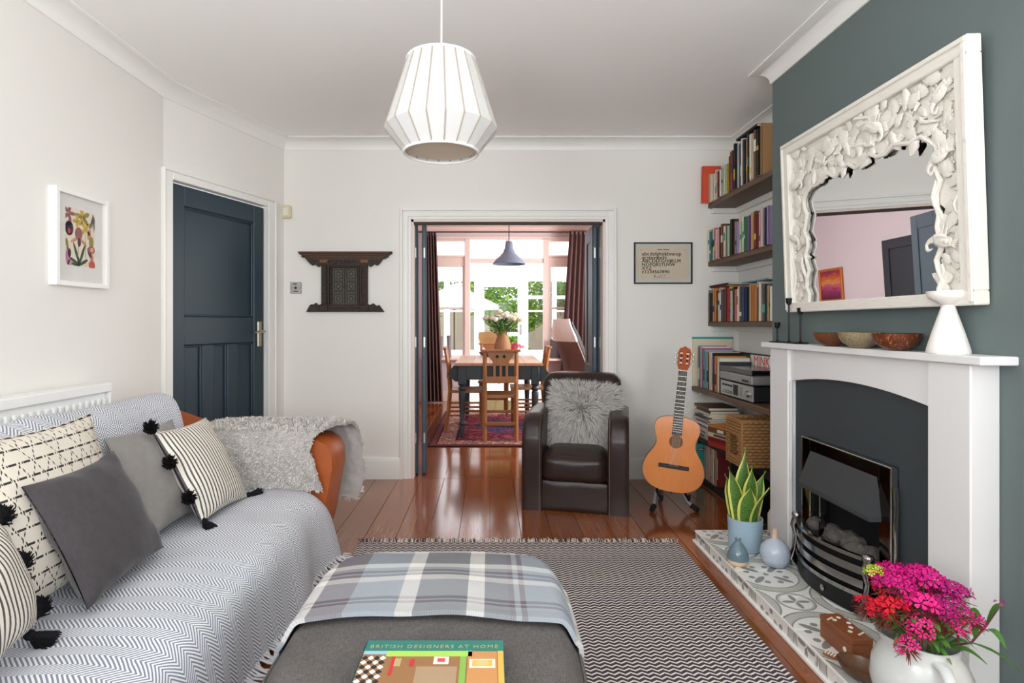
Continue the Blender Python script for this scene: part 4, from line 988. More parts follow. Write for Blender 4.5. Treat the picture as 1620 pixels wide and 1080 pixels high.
blob(dk, .101, .262, .026, .034); blob(red, .101, .25, .009, .012, lay=1); blob(mau, .16, .245, .024, .03, lay=1); blob(pch, .137, .215, .03, .008, .5); blob(pch, .187, .21, .03, .008, -.6); blob(pur, .163, .205, .011, .02, lay=2)
for x, z, l, r in ((.155, .15, .055, 1.45), (.205, .18, .085, 1.6), (.245, .12, .05, 1.5)): blob(olive, x, z, l, .0022, r)
for x, z, l, r in ((.145, .155, .05, 1.95), (.182, .15, .05, 1.2), (.135, .115, .035, 2.7), (.19, .115, .035, .5), (.16, .108, .03, 1.6), (.14, .101, .026, 3.0)): blob(grn, x, z, l, .0075, r, lay=1)
for k in range(6): blob((92, 88, 80), .238 + .006 * k, .30 + .008 * (k % 3), .035, .0028, 1.2 + .14 * k)
blob(olive, .243, .215, .016, .03); blob(pch, .228, .25, .012, .026, -.3); blob(mau, .243, .18, .024, .018, lay=1); blob(pur, .23, .165, .01, .026, .4); blob((222, 160, 130), .247, .18, .012, .012, lay=2); blob(red, .247, .108, .022, .022, lay=1); blob((226, 150, 140), .246, .14, .012, .022, 0)
blob((186, 130, 160), .093, .135, .014, .04); blob(pur, .102, .15, .01, .02, lay=1); blob((196, 150, 170), .11, .108, .02, .014, .5); blob(olive, .088, .19, .008, .026, .2)
MB().box(.022, PW - .022, -.0225, -.0215, .022, PH - .022).build('glazing', GLASS, bp_, smooth=0)

se = thing('motion_sensor', 'small cream alarm motion sensor in the corner beside the teal door', 'sensor', (-1.548, YB, 2.035), (0, 0, 0))
MB().box(-.036, .036, -.035, 0, -.05, .05, .010).build('housing', flat('cream_plastic', C(226, 214, 186), .5, .4, var=.02), se); MB().box(-.02, .02, -.042, -.034, -.03, .03, .006).build('lens', flat('sensor_lens', C(234, 228, 212), .3, .4), se)
swt = thing('light_switch', 'brushed steel light switch plate on the wall beside the carved ornament', 'switch', (-1.483, YB, 1.458))
MB().box(-.043, .043, -.006, 0, -.045, .045, .002).build('plate', STEEL, swt)
MB().lathe([(.010, 0), (.009, .012), (.006, .014), (0, .014)], 12).build('dimmer_knob', BLACK, swt).rotation_euler = (pi / 2, 0, 0)
for x in (-.03, .03): o = MB().lathe([(.0035, 0), (.003, .0015), (0, .0015)], 8).build('screw', BLACKM, swt); o.rotation_euler = (pi / 2, 0, 0); o.location = (x, -.006, 0)
for x0_, x1_, z_ in ((-.016, .010, .030), (-.024, -.020, -.024), (-.014, .018, -.025)): MB().box(x0_, x1_, -.0064, -.006, z_ - .004, z_ + .003).build('engraved_mark', BLACKM, swt, smooth=0)
bpy.context.view_layer.update(); swt.children[1].location = (0, -.006, 0)

# carved Himalayan window ornament
DW = G('dark_carved_wood', .6, .35); DW.co(); DW.color(DW.ramp(DW.noise(26, 5, .7), [(.3, C(30, 27, 26)), (.5, C(54, 46, 42)), (.68, C(104, 82, 68))])); DW.bump(DW.noise(120, 4), .5, .004); DW = DW.m
orn = thing('carved_window_ornament', 'dark carved wooden miniature window with stepped eaves hanging on the back wall', 'wall ornament', (-1.105, YB, 1.275))
def OB(n, *b, y=.03, bev=.003): return MB().box(b[0], b[1], -y, 0, b[2], b[3], bev).build(n, DW, orn)
MB().prism([(-.355, .458), (.36, .458), (.362, .445), (.33, .425), (.335, .418), (.31, .405), (.29, .40), (.26, .36), (.245, .352), (.225, .362), (.20, .342), (.18, .352), (-.18, .352), (-.20, .342), (-.225, .362), (-.245, .352), (-.265, .37), (-.30, .41), (-.325, .415), (-.325, .43), (-.34, .436)], -.034, 0, 'y').build('eave', DW, orn, smooth=0)
for z, x in ((.447, .345), (.432, .325), (.417, .30), (.402, .285)): MB().box(-x, x, -.044 + (.447 - z) * .2, -.03, z - .004, z + .004, .002).build('eave_moulding', flat('brown_highlight_edge', C(98, 72, 58), .6, .3, var=.4, scale=60), orn)  # lighter brown paints highlights onto the eave edges
MB().prism([(-.29, 0), (.30, 0), (.262, .052), (.25, .045), (.235, .05), (.217, .065), (.195, .052), (.178, .058), (-.178, .058), (-.20, .05), (-.218, .068), (-.235, .055), (-.25, .058), (-.265, .048)], -.030, 0, 'y').build('sill', DW, orn, smooth=0)
for s in (-1, 1):
    OB('pillar', s * .175, s * .135, .05, .36, y=.036); OB('pillar', s * .132, s * .115, .05, .36, y=.030); OB('pillar', s * .112, s * .098, .05, .35, y=.022)
    MB().box(s * .185, s * .125, -.046, 0, .005, .048, .003).build('pillar_base', DW, orn); MB().box(s * .185, s * .125, -.046, 0, .37, .395, .003).build('capital', flat('worn_red_brown', C(120, 84, 66), .6, .3, var=.4, scale=60), orn)
    for k in range(9): MB().box(s * .172, s * .138, -.040, -.034, .068 + k * .033, .084 + k * .033, .002).build('carved_ring', DW, orn)
    sh = MB().box(s * .002, s * .096, -.016, 0, .052, .338, .003).build('shutter', flat('grey_carved_shutter', C(64, 62, 58), .7, .3, var=.4, scale=90, bump=.5), orn)
    for z0, z1 in ((.06, .14), (.148, .238), (.246, .33)):
        MB().box(s * .008, s * .09, -.020, -.016, z0, z0 + .004).box(s * .008, s * .09, -.020, -.016, z1 - .004, z1).box(s * .008, s * .012, -.020, -.016, z0, z1).box(s * .086, s * .09, -.020, -.016, z0, z1).build('panel_border', flat('worn_grey_edge', C(104, 98, 90), .6, .3, var=.3, scale=60), sh)
        m = MB().tube([(s * .049 + .022 * cos(q * pi / 5), -.019, (z0 + z1) / 2 + .026 * sin(q * pi / 5)) for q in range(11)], .004, 6, cap=False).ell((s * .049, -.018, (z0 + z1) / 2), (.010, .006, .012), 8, 6)
        for q in range(4): m.ell((s * .049 + .03 * cos(q * pi / 2 + .78), -.017, (z0 + z1) / 2 + .03 * sin(q * pi / 2 + .78)), (.007, .005, .007), 6, 5)
        m.build('carved_motif', MATS['worn_grey_edge'], sh)
OB('head_rail', -.115, .115, .338, .36, y=.026)
MB().tube([(.008 * cos(q), -.024, .19 + .010 * sin(q)) for q in [k * pi / 5 for k in range(11)]], .002, 5, cap=False).build('ring_pull', BLACKM, orn)
for k in range(11): MB().ell((-.11 + k * .022, -.03, .028), (.008, .006, .008), 6, 5).build('carved_bead', DW, orn)
for k in range(9): MB().ell((-.12 + k * .03, -.034, .382), (.010, .008, .009), 6, 5).build('carved_bead', DW, orn)

# alphabet print
ap = thing('alphabet_print', 'black framed type specimen of the alphabet on the back wall above the guitar', 'picture', (1.322, YB, 1.647), (0, 0, 0))
aw, ah = .222, .158
for nm, a in (('frame_side', (-aw, -aw + .009, -ah, ah)), ('frame_side', (aw - .009, aw, -ah, ah)), ('frame_rail', (-aw + .009, aw - .009, -ah, -ah + .009)), ('frame_rail', (-aw + .009, aw - .009, ah - .009, ah))): MB().box(a[0], a[1], -.018, 0, a[2], a[3], .001).build(nm, BLACK, ap)
MB().box(-aw + .006, aw - .006, -.006, 0, -ah + .006, ah - .006).build('mount', flat('grey_green_mount', C(208, 207, 196), .8, .1, var=.02), ap, smooth=0)
MB().box(-.195, .195, -.0066, -.006, -.122, .118).build('paper', flat('aged_paper', C(216, 203, 182), .8, .1, var=.06, scale=14), ap, smooth=0)
INK = flat('black_ink', C(38, 34, 32), .7, .1)
for k, (tx, al) in enumerate((('abcdefghijklmnop', .345), ('qrstuvwxyz', .0), ('ABCDEFGHIJKLM', .0), ('NOPQRSTUVW', 0), ('XYZ', 0), ('£1234567890', 0))):
    o = lettering(tx, (.0405, .039, .0375, .035, .037, .036)[k], INK, ap, (-.162, -.0068, .070 - k * .0275), (pi / 2, 0, 0), 'LEFT', 1.06, name='letter_row')
    for q in range(1):                                           # heavy old-style face: strokes doubled and footed by serifs
        o2 = link('letter_weight', o.data, INK, ap); o2.location = (-.1605, -.0068, .070 - k * .0275); o2.rotation_euler = (pi / 2, 0, 0)
lettering('& .,:;-!? “”', .024, INK, ap, (-.07, -.0068, .070 - 6 * .0275 - .004), (pi / 2, 0, 0), 'LEFT', 1.0, name='letter_row')
for x0_, x1_ in ((-.043, -.006), (.0, .045), (.160, .172), (-.175, -.158)): MB().box(x0_, x1_, -.007, -.0066, .100, .105 if x1_ < .1 and x0_ > -.1 else .102).build('printed_heading', INK, ap, smooth=0)
for k in range(2): MB().box(-.075, .055, -.007, -.0066, -.110 - k * .004, -.1093 - k * .004).build('ruled_line', INK, ap, smooth=0)
MB().box(-aw + .009, aw - .009, -.0105, -.0095, -ah + .009, ah - .009).build('glazing', GLASS, ap, smooth=0)

# ---------------------------------------------------------------- pendant lamp
pd = thing('pendant_lamp', 'white faceted paper pendant lamp hanging from the living room ceiling', 'pendant lamp', (-.184, 2.15, 1.83))
sh = G('white_paper_shade', .7, .2); sh.color(C(226, 226, 225)); tl = sh.n.new('ShaderNodeBsdfTranslucent'); tl.inputs[0].default_value = (.95, .95, .94, 1); mx = sh.n.new('ShaderNodeMixShader'); mx.inputs[0].default_value = .30
sh.l.new(sh.b.outputs[0], mx.inputs[1]); sh.l.new(tl.outputs[0], mx.inputs[2]); sh.l.new(mx.outputs[0], sh.n['Material Output'].inputs[0]); SHADE = sh.m
RIBM = flat('beige_shade_rib', C(168, 158, 146), .6, .3, var=.02)
rb, rm, rt = .140, .212, .128; zb, zm, zt_ = 0, .086, .346; NF = 20
for k in range(NF):
    a0, a1 = 2 * pi * (k + .5) / NF, 2 * pi * (k + 1.5) / NF; e = .005; A = (a0 + a1) / 2; 
    def pp(r, z, a): return (r * cos(a), r * sin(a), z)
    for (r0, z0), (r1, z1) in (((rb, zb), (rm, zm)), ((rm, zm), (rt, zt_))):
        g0, g1 = .0030 / max(r0, .05), .0030 / r1
        MB()._add([pp(r0, z0, a0 + g0), pp(r0, z0, a1 - g0), pp(r1, z1, a1 - g1), pp(r1, z1, a0 + g1)], [(0, 1, 2, 3)]).build('shade_panel', SHADE, pd, smooth=0, recalc=False, solid=.0016)
    MB().tube([pp(rb, zb, a0), pp(rm, zm, a0), pp(rt, zt_, a0)], .0030, 5).build('shade_rib', RIBM, pd)
for r, z in ((rb, zb), (rt, zt_)): MB().tube([(r * cos(q * pi / 24), r * sin(q * pi / 24), z) for q in range(49)], .0055, 6, cap=False).build('shade_ring', flat('white_ring', C(240, 238, 234), .5), pd)
MB().lathe([(0, .012), (rb - .006, .012), (rb - .006, .016), (0, .016)], 36).build('diffuser', flat('beige_diffuser', C(216, 203, 184), .7, .2, var=.02), pd, smooth=30)
for a in (0, 2.1, 4.2): MB().tube([(rt * cos(a), rt * sin(a), zt_), (.02 * cos(a), .02 * sin(a), zt_ - .03)], .002, 5).build('spider_wire', STEEL, pd)
MB().lathe([(0, .22), (.014, .225), (.03, .25), (.03, .27), (.02, .295), (.021, .35), (.012, .36), (0, .36)], 16).build('lamp_holder', flat('white_lamp_holder', C(240, 240, 238), .4), pd)
bl = flat('frosted_bulb_glass', C(244, 242, 236), .3)
MB().lathe([(0, .13), (.016, .134), (.030, .155), (.031, .175), (.022, .20), (.014, .222)], 16).build('bulb', bl, pd, smooth=60)
MB().tube([(0, 0, .355), (.002, 0, .60), (0, 0, CEILZ - 1.83 - .01)], .0035, 6).build('flex', MATS['white_lamp_holder'], pd)
MB().lathe([(.05, CEILZ - 1.83 - .025), (.05, CEILZ - 1.83)], 20).build('ceiling_rose', MATS['white_lamp_holder'], pd)

# ---------------------------------------------------------------- armchair with furry cushion
LEA = leather('dark_brown_leather', C(52, 36, 32), C(36, 25, 23), .30)
STI = flat('leather_stitch', C(120, 92, 78), .7)
ac = thing('armchair', 'dark brown leather club armchair beside the doorway', 'armchair', (.5265, 3.5585, 0), (0, 0, -math.atan2(.157, .649)))
AW = .334
def rbox(x0, x1, y0, y1, z0, z1, r, puff=0.0, n=10, seed=0, wr=.004):
    """softly rounded upholstered block"""
    m = MB(); cx, cy, cz_ = (x0 + x1) / 2, (y0 + y1) / 2, (z0 + z1) / 2; hx, hy, hz = (x1 - x0) / 2, (y1 - y0) / 2, (z1 - z0) / 2
    for ax in range(3):
        for s in (-1, 1):
            def fn(a, b):
                p = [0, 0, 0]; p[ax] = s; p[(ax + 1) % 3] = (2 * a - 1) * s; p[(ax + 2) % 3] = 2 * b - 1
                q = Vector((p[0] * hx, p[1] * hy, p[2] * hz)); inn = Vector([max(-h + r, min(h - r, c)) for c, h in zip(q, (hx, hy, hz))])
                d = q - inn; q = inn + (d.normalized() * r if d.length > 1e-6 else d)
                f = (1 - p[0] ** 4) * (1 - p[1] ** 4) if ax == 2 else (1 - p[1] ** 4) * (1 - p[2] ** 4) if ax == 0 else (1 - p[0] ** 4) * (1 - p[2] ** 4)
                q[ax] += s * puff * f; w_ = wr * nz(q[0] + cx, q[1] + cy, q[2] + cz_ + seed, 9)
                return (cx + q[0] + w_, cy + q[1] + w_, cz_ + q[2] + w_)
            m.surf(fn, n, n)
    return m
prof = [(.0, .0), (.0, .40), (.012, .485), (.045, .555), (.10, .592), (.17, .604), (.40, .604), (.62, .60), (.70, .56), (.72, .45), (.72, 0)]
for s in (-1, 1):
    x0, x1 = (AW - .128, AW) if s > 0 else (-AW, -AW + .128)
    m = MB(); lay = []; n = len(prof)
    dense = [lerp_path(prof, k / 40) for k in range(41)]; dense = [(float(p[0]), float(max(0, p[1]))) for p in dense]; n = len(dense)
    for k in range(9):
        q = k / 8; e = abs(2 * q - 1) ** 5
        lay.append([(x0 + (x1 - x0) * q, p[0] + (.012 * e if p[1] > .02 and p[0] < .3 else 0), p[1] - (.016 * e if p[1] > .3 else 0) + (.003 * nz(p[0], p[1], q, 12) if p[1] > .05 else 0)) for p in dense])
    v = [p for l in lay for p in l]
    f = [list(range(n)), [8 * n + i for i in range(n)][::-1]] + [(k * n + i, k * n + i + 1, (k + 1) * n + i + 1, (k + 1) * n + i) for k in range(8) for i in range(n - 1)] + [(k * n + n - 1, k * n, (k + 1) * n, (k + 1) * n + n - 1) for k in range(8)]
    m._add(v, f); am = m.build('arm', LEA, ac, smooth=50)
    xx = x0 + .012 if s > 0 else x1 - .012
    MB().tube([(xx, -.002 + (p[0] if i else p[0]), p[1] + .001) for i, p in enumerate(dense[:26])], .0022, 5).build('stitching', STI, am)
rbox(-AW + .128, AW - .128, .012, .10, .0, .19, .012, .004, seed=3).build('front_panel', LEA, ac, smooth=60)
rbox(-AW + .130, AW - .130, -.005, .56, .175, .365, .055, .022, 14, 5, .006).build('seat', LEA, ac, smooth=60)
m = rbox(-AW + .06, AW - .06, .52, .70, .25, .815, .055, .012, 14, 8, .006); m.v = [(p[0], p[1] + max(0, p[2] - .3) * .16, p[2]) for p in m.v]; m.build('backrest', LEA, ac, smooth=60)
MB().box(-AW + .1, AW - .1, .10, .70, .0, .25).build('base', LEA, ac)
FUR = G('grey_faux_fur', .85, .2); u_, v_ = FUR.uv(); FUR.color(FUR.ramp(u_, [(0, C(120, 116, 113)), (.4, C(176, 172, 168)), (1, C(214, 210, 206))])); FUR = FUR.m
FURB = flat('grey_fur_backing', C(120, 116, 113), .9, .1)
fcu = thing('furry_cushion', 'shaggy pale grey faux fur cushion on the leather armchair', 'cushion', (.645, 3.90, .560))
fcu.rotation_euler = (math.radians(74), math.radians(3), math.radians(-14))
cushion_mb(.42, .38, .15, .05, .006, 4).build('cover', FURB, fcu, smooth=70)
vs, fs, us = [], [], []; rr = random.Random(9)
for k in range(7600):
    s_, t_ = rr.uniform(-1, 1), rr.uniform(-1, 1)
    if rr.random() < .14: (s_, t_) = (math.copysign(1, s_), t_) if rr.random() < .5 else (s_, math.copysign(1, t_))
    e = (max(0, 1 - s_ * s_) * max(0, 1 - t_ * t_)) ** .42; side = 1 if rr.random() < .9 else -1
    p = np.array([.21 * s_ * .97, .19 * t_ * .97, side * .07 * e]); cl = nz(s_ * 4, t_ * 4, 0) * 1.6
    rad = np.array([s_ + .1, t_ - .15, 0]); rad = rad / (np.linalg.norm(rad) + .12); rad = np.array([rad[0] * cos(cl * .5) - rad[1] * sin(cl * .5), rad[0] * sin(cl * .5) + rad[1] * cos(cl * .5), 0])
    d = rad * .95 + np.array([rr.gauss(0, .22), rr.gauss(0, .22), side * (.40 + .25 * e * rr.random())]); d /= np.linalg.norm(d)
    l = rr.uniform(.045, .078); sd = np.cross(d, [0, 0, 1]) + 1e-4; sd /= np.linalg.norm(sd); w_ = rr.uniform(.0014, .0028); b = len(vs); c_ = min(1, max(0, rr.gauss(.5, .25)))
    mid = p + d * l * .55 + np.array([0, 0, side * .005]); tip = p + d * l + rad * .010 + np.array([0, -.008, -side * .004])
    vs += [tuple(p - sd * w_), tuple(p + sd * w_), tuple(mid + sd * w_), tuple(mid - sd * w_), tuple(tip)]; fs += [(b, b + 1, b + 2, b + 3), (b + 3, b + 2, b + 4)]
    us += [(c_ * .4, 0), (c_ * .4, 0), (c_, .5), (c_, .5), (min(1, c_ + .15), 1)]
stuff(MB()._add(vs, fs, us).build('fur', FUR, fcu, smooth=0, recalc=False))

# ---------------------------------------------------------------- guitar on its stand
gs = thing('guitar_stand', 'grey metal guitar stand with black rubber feet under the guitar', 'guitar stand', (1.155, 3.70, 0))
GREYM = flat('grey_powder_coat', C(150, 150, 152), .4, .4, .4, var=.03); RUB = flat('black_rubber', C(28, 28, 30), .8, .2)
for s in (-1, 1):
    lg = MB().tube([(s * .03, .02, .20), (s * .075, -.02, .13), (s * .105, -.07, .055), (s * .13 + .005, -.115, .018)], .013, 10).build('leg', GREYM, gs)
    MB().tube([(s * .118 + .004, -.095, .033), (s * .145 + .006, -.13, .013)], .0165, 10).build('rubber_foot', RUB, lg)
    MB().tube([(s * .06, -.01, .15), (s * .085, -.05, .118), (s * .085, -.155, .085), (s * .085, -.165, .118)], [.008, .008, .009, .009], 8).build('cradle_arm', RUB, gs)
MB().tube([(0, .03, .10), (0, .05, .42)], .012, 10).build('upright', GREYM, gs); MB().tube([(0, .03, .20), (0, .09, .12), (0, .17, .012)], .012, 10).build('leg', GREYM, gs)
MB().tube([(-.05, .02, .20), (.05, .02, .20)], .014, 8).build('crossbar', GREYM, gs)
TOPW = G('orange_varnished_spruce', .16, .5); TOPW.co(); TOPW.color(TOPW.mix(TOPW.noise(4, 5, .6, TOPW.scaled(TOPW.vec, 26, 1, 2)), C(206, 112, 44), C(232, 150, 80))); TOPW.set(Coat_Weight=.5, Coat_Roughness=.06); TOPW = TOPW.m
SIDEW = flat('dark_rosewood', C(84, 40, 22), .25, .5, var=.15); NECKW = flat('mahogany', C(168, 74, 26), .5, .2, var=.1); EBON = flat('ebony', C(44, 40, 38), .5, .3, var=.2); BONE = flat('bone', C(232, 224, 208), .5)
gu = thing('acoustic_guitar', 'orange classical acoustic guitar standing against the wall beside the bookshelves', 'guitar', (1.138, 3.575, .128), (-.11, .100, -.28), None, .965)
half = [(0, 0), (.07, .004), (.13, .024), (.172, .062), (.192, .115), (.190, .165), (.170, .215), (.140, .262), (.123, .300), (.124, .335), (.136, .375), (.143, .410), (.136, .445), (.112, .470), (.07, .484), (.03, .488)]
dn = [lerp_path(half, k / 48) for k in range(49)]; out = [(float(p[0]), float(p[1])) for p in dn]; out = out + [(-x, z) for x, z in reversed(out) if x > 1e-4]
MB().prism(out, 0, .092, 'y').build('body', SIDEW, gu, smooth=40)
hole = []
m = MB(); no = len(out); cxz = (0, .325)
top_out = [(x * .992, .244 + (z - .244) * .994) for x, z in out]
ring_ = [(cxz[0] + .043 * cos(t), cxz[1] + .043 * sin(t)) for t in [math.atan2(z - cxz[1], x - cxz[0]) for x, z in top_out]]
m._add([(x, -.003, z) for x, z in top_out] + [(x, -.003, z) for x, z in ring_] + [(x, 0, z) for x, z in top_out] + [(x, -.0, z) for x, z in ring_],
       [(i, (i + 1) % no, no + (i + 1) % no, no + i) for i in range(no)] + [(i, 2 * no + i, 2 * no + (i + 1) % no, (i + 1) % no) for i in range(no)] + [(no + i, no + (i + 1) % no, 3 * no + (i + 1) % no, 3 * no + i) for i in range(no)])
m.build('soundboard', TOPW, gu, smooth=30)
MB().lathe([(.042, 0), (.042, .0015), (0, .0015)], 28).build('sound_hole', flat('sound_hole_dark', C(120, 92, 66), .8, .1, var=.2), gu).matrix_local = Matrix.Translation((0, -.0004, .325)) @ Matrix.Rotation(pi / 2, 4, 'X') @ Matrix.Scale(.2, 4, (0, 0, 1))
MB().tube([(.050 * cos(q * pi / 20), -.003, .325 + .050 * sin(q * pi / 20)) for q in range(41)], .0075, 6, cap=False, flatten=1.0).build('rosette', flat('rosette_inlay', C(150, 96, 60), .4, var=.3, scale=200), gu).scale = (1, .25, 1)
for x in (-.196, .196): pass
nk = MB().box(-.026, .026, .002, .024, .44, .795, .006).build('neck', NECKW, gu)
fbz0, fbz1 = .368, .790
MB()._add([(-.031, -.009, fbz0), (.031, -.009, fbz0), (.026, -.009, fbz1), (-.026, -.009, fbz1), (-.031, -.003, fbz0), (.031, -.003, fbz0), (.026, .003, fbz1), (-.026, .003, fbz1)], [(0, 1, 2, 3), (4, 7, 6, 5), (0, 4, 5, 1), (2, 6, 7, 3), (1, 5, 6, 2), (0, 3, 7, 4)]).build('fingerboard', EBON, gu, smooth=0)
sl_ = .64; 
for k in range(1, 18):
    z = fbz1 - sl_ * (1 - 2 ** (-k / 12))
    if z > fbz0 + .005: hw = .031 - .005 * (z - fbz0) / (fbz1 - fbz0); MB().box(-hw, hw, -.0105, -.009, z - .0011, z + .0011).build('fret', STEEL, gu, smooth=0)
MB().box(-.027, .027, -.012, .003, fbz1, fbz1 + .006, .001).build('nut', BONE, gu)
hd = MB().prism([(-.027, fbz1 + .006), (.027, fbz1 + .006), (.040, fbz1 + .04), (.041, fbz1 + .125), (.032, fbz1 + .15), (.012, fbz1 + .158), (0, fbz1 + .168), (-.012, fbz1 + .158), (-.032, fbz1 + .15), (-.041, fbz1 + .125), (-.040, fbz1 + .04)], -.002, .014, 'y').build('headstock', NECKW, gu, smooth=0)
for s in (-1, 1):
    MB().box(s * .014, s * .025, -.0035, -.001, fbz1 + .04, fbz1 + .128, .001).build('slot', flat('slot_dark', C(72, 30, 14), .7), hd)
    for k in range(3):
        z = fbz1 + .052 + k * .032; MB().tube([(s * .012, -.006, z), (s * .028, -.006, z)], .006, 8).build('string_roller', BONE, hd)
        MB().tube([(s * .040, .006, z), (s * .052, .006, z)], .003, 6).box(s * .050, s * .060, -.002, .014, z - .008, z + .008, .003).build('tuning_peg', STEEL, hd)
MB().box(-.095, .095, -.012, -.003, .150, .176, .003).box(-.04, .04, -.014, -.012, .160, .166, .001).build('bridge', EBON, gu)
for k in range(6):
    x = -.021 + k * .0084; MB().tube([(x * 1.15, -.0135, .165), (x * .85, -.0125, fbz1)], .0006, 4).build('string', BONE, gu)
MB().lathe([(.004, 0), (.007, .008), (0, .010)], 8).build('strap_button', BLACKM, gu).rotation_euler = (pi, 0, 0)
# ---------------------------------------------------------------- alcove shelves, books, hi-fi
def wood(name, a, b, rough=.55, sx=2, sy=1, sz=30):
    g = G(name, rough, .35); g.co(); n = g.noise(3, 5, .6, g.scaled(g.vec, sx, sy, sz), .4); g.color(g.mix(n, a, b)); g.bump(n, .12, .002); return g.m
SHW = wood('dark_walnut_shelf', C(74, 54, 42), C(118, 90, 70), .5, 30, 1.5, 30)
shelf_z = {'top': 2.097, 'middle': 1.655, 'third': 1.200}
for nm, z in shelf_z.items():
    s = thing('wall_shelf', '%s dark wooden floating shelf in the alcove, full of books' % {'top': 'highest', 'middle': 'second highest', 'third': 'third highest'}[nm], 'shelf', (1.78, 3.75, z - .034), group='floating alcove shelves')
    MB().box(-.113, .118, -.605, .598, 0, .034, .003).build('board', SHW, s)
    MB().box(-.09, .118, .565, .598, -.04, 0, .002).build('batten', TRIM, s); MB().box(.085, .118, -.605, .565, -.04, 0, .002).build('batten', TRIM, s)
s = thing('wall_shelf', 'deep dark wooden shelf carrying the turntable and amplifier', 'shelf', (1.72, 3.75, .676), group='floating alcove shelves')
MB().box(-.178, .178, -.605, .598, 0, .034, .003).build('board', SHW, s); MB().box(-.12, .178, .565, .598, -.04, 0, .002).build('batten', TRIM, s)

PAL = {'red': (178, 52, 44), 'orange red': (214, 84, 58), 'cream': (226, 214, 190), 'white': (234, 232, 226), 'pale pink': (222, 186, 178), 'yellow': (224, 184, 66), 'navy': (48, 58, 92), 'dark red': (120, 40, 42), 'black': (36, 34, 36),
       'blue grey': (112, 124, 142), 'charcoal': (66, 66, 70), 'brown': (112, 80, 58), 'orange': (212, 130, 62), 'teal': (72, 146, 140), 'green': (70, 122, 82), 'lilac': (160, 138, 176), 'pink': (200, 96, 132), 'dark green': (44, 74, 60), 'pale green': (186, 208, 176),
       'purple': (108, 74, 128), 'grey': (140, 142, 144), 'tan': (182, 140, 98), 'blue': (70, 112, 164), 'magenta': (206, 40, 120), 'light blue': (134, 178, 206), 'turquoise': (64, 168, 164)}
BM = {k: flat('book_cloth_' + k.replace(' ', '_'), C(*v), .55, .35, var=.10, scale=26) for k, v in PAL.items()}
PAGE = flat('paper_edges', C(228, 219, 200), .85, .1, var=.08, scale=300)
def book(label, col, x, y, z, t, h, d, band=None, group=None, rot=(0, 0, 0), name='book', text=None):
    """spine faces -X at x; the thickness t runs along Y"""
    b = thing(name, label, 'book', (x, y, z), rot, group)
    c = MB().box(0, .0025, -t / 2, t / 2, 0, h).box(0, d, -t / 2, -t / 2 + .002, 0, h).box(0, d, t / 2 - .002, t / 2, 0, h).build('cover', BM[col], b, smooth=0)
    MB().box(.0025, d - .004, -t / 2 + .002, t / 2 - .002, .002, h - .004).build('pages', PAGE, b, smooth=0)
    if band: MB().box(-.0004, .0004, -t / 2 + .001, t / 2 - .001, h * band[1], h * band[2]).build('title_band', BM[band[0]], c, smooth=0)
    return b
rb_ = random.Random(31)
rows = {
 'top': ['orange red', 'cream', 'white', 'cream', 'pale pink', 'white', 'cream', 'grey', 'dark red', 'white', 'cream', 'red', 'pale green', 'yellow', 'navy', 'red', 'brown', 'dark red', 'red', 'black', 'white', 'blue grey', 'charcoal', 'white', 'brown', 'black', 'tan', 'charcoal', 'cream', 'cream', 'orange', 'brown', 'black', 'tan'],
 'middle': ['yellow', 'white', 'teal', 'green', 'white', 'lilac', 'pink', 'pale pink', 'cream', 'dark red', 'brown', 'pink', 'cream', 'black', 'pale green', 'dark green', 'black', 'brown', 'charcoal', 'lilac', 'cream', 'pale green', 'white', 'black', 'green', 'white', 'purple', 'cream', 'tan', 'brown', 'dark red', 'white', 'pale pink', 'white', 'blue grey', 'navy', 'lilac'],
 'third': ['grey', 'charcoal', 'black', 'brown', 'cream', 'orange', 'brown', 'cream', 'red', 'pale pink', 'white', 'charcoal', 'black', 'dark red', 'red', 'yellow', 'brown', 'white', 'black', 'orange red', 'white', 'cream', 'charcoal', 'navy', 'black', 'light blue', 'tan', 'orange', 'tan', 'cream', 'brown', 'cream', 'red', 'charcoal', 'yellow', 'blue', 'white', 'orange', 'lilac', 'magenta', 'white']}
hts = {'top': (.17, .30), 'middle': (.21, .245), 'third': (.215, .245)}
place = {'top': 'highest shelf', 'middle': 'second shelf from the top', 'third': 'third shelf from the top'}
nice = lambda c: 'an' if c[0] in 'aeiou' else 'a'
for nm, cols in rows.items():
    y = YB - .012; seen = {}
    for i, col in enumerate(cols):
        t = rb_.uniform(.014, .036); t = .03 if (nm, i) == ('top', 0) else t
        f = min(1, i / 24)
        h = {'top': .20 + .10 * smooth(9, 22, i), 'middle': .225, 'third': .225}[nm] + rb_.uniform(-.022, .022)
        if (nm, i) == ('top', 0): h = .275
        if i == 0 and nm != 'top': h += .01
        x = 1.667 - .012 + rb_.uniform(-.008, .014) - (.05 if (nm, i) == ('top', 0) else 0)
        k = seen.get(col, 0); seen[col] = k + 1
        lab = '%s book spine, %s from the back wall on the %s' % (col, ordinal(i), place[nm])
        bd = None
        if rb_.random() < .55:
            z0 = rb_.uniform(.12, .62); bd = (rb_.choice(['white', 'cream', 'black', 'yellow', 'red', 'navy', 'teal']), z0, z0 + rb_.uniform(.08, .26))
        if y - t < 3.20: break
        rz = (0 if i else (.05 if nm == 'top' else 0), 0, 0); rb_.random()
        book(lab, col, x, y - t / 2 - (.008 if i == 0 and nm == 'top' else 0), shelf_z[nm] + (.001 if not rz[0] else abs(rz[0]) * t / 2 + .001), t, h, rb_.uniform(.13, .19), bd, 'books on the ' + place[nm], rz)
        y -= t + .0015 + (.015 if (nm, i) == ('top', 0) else 0)
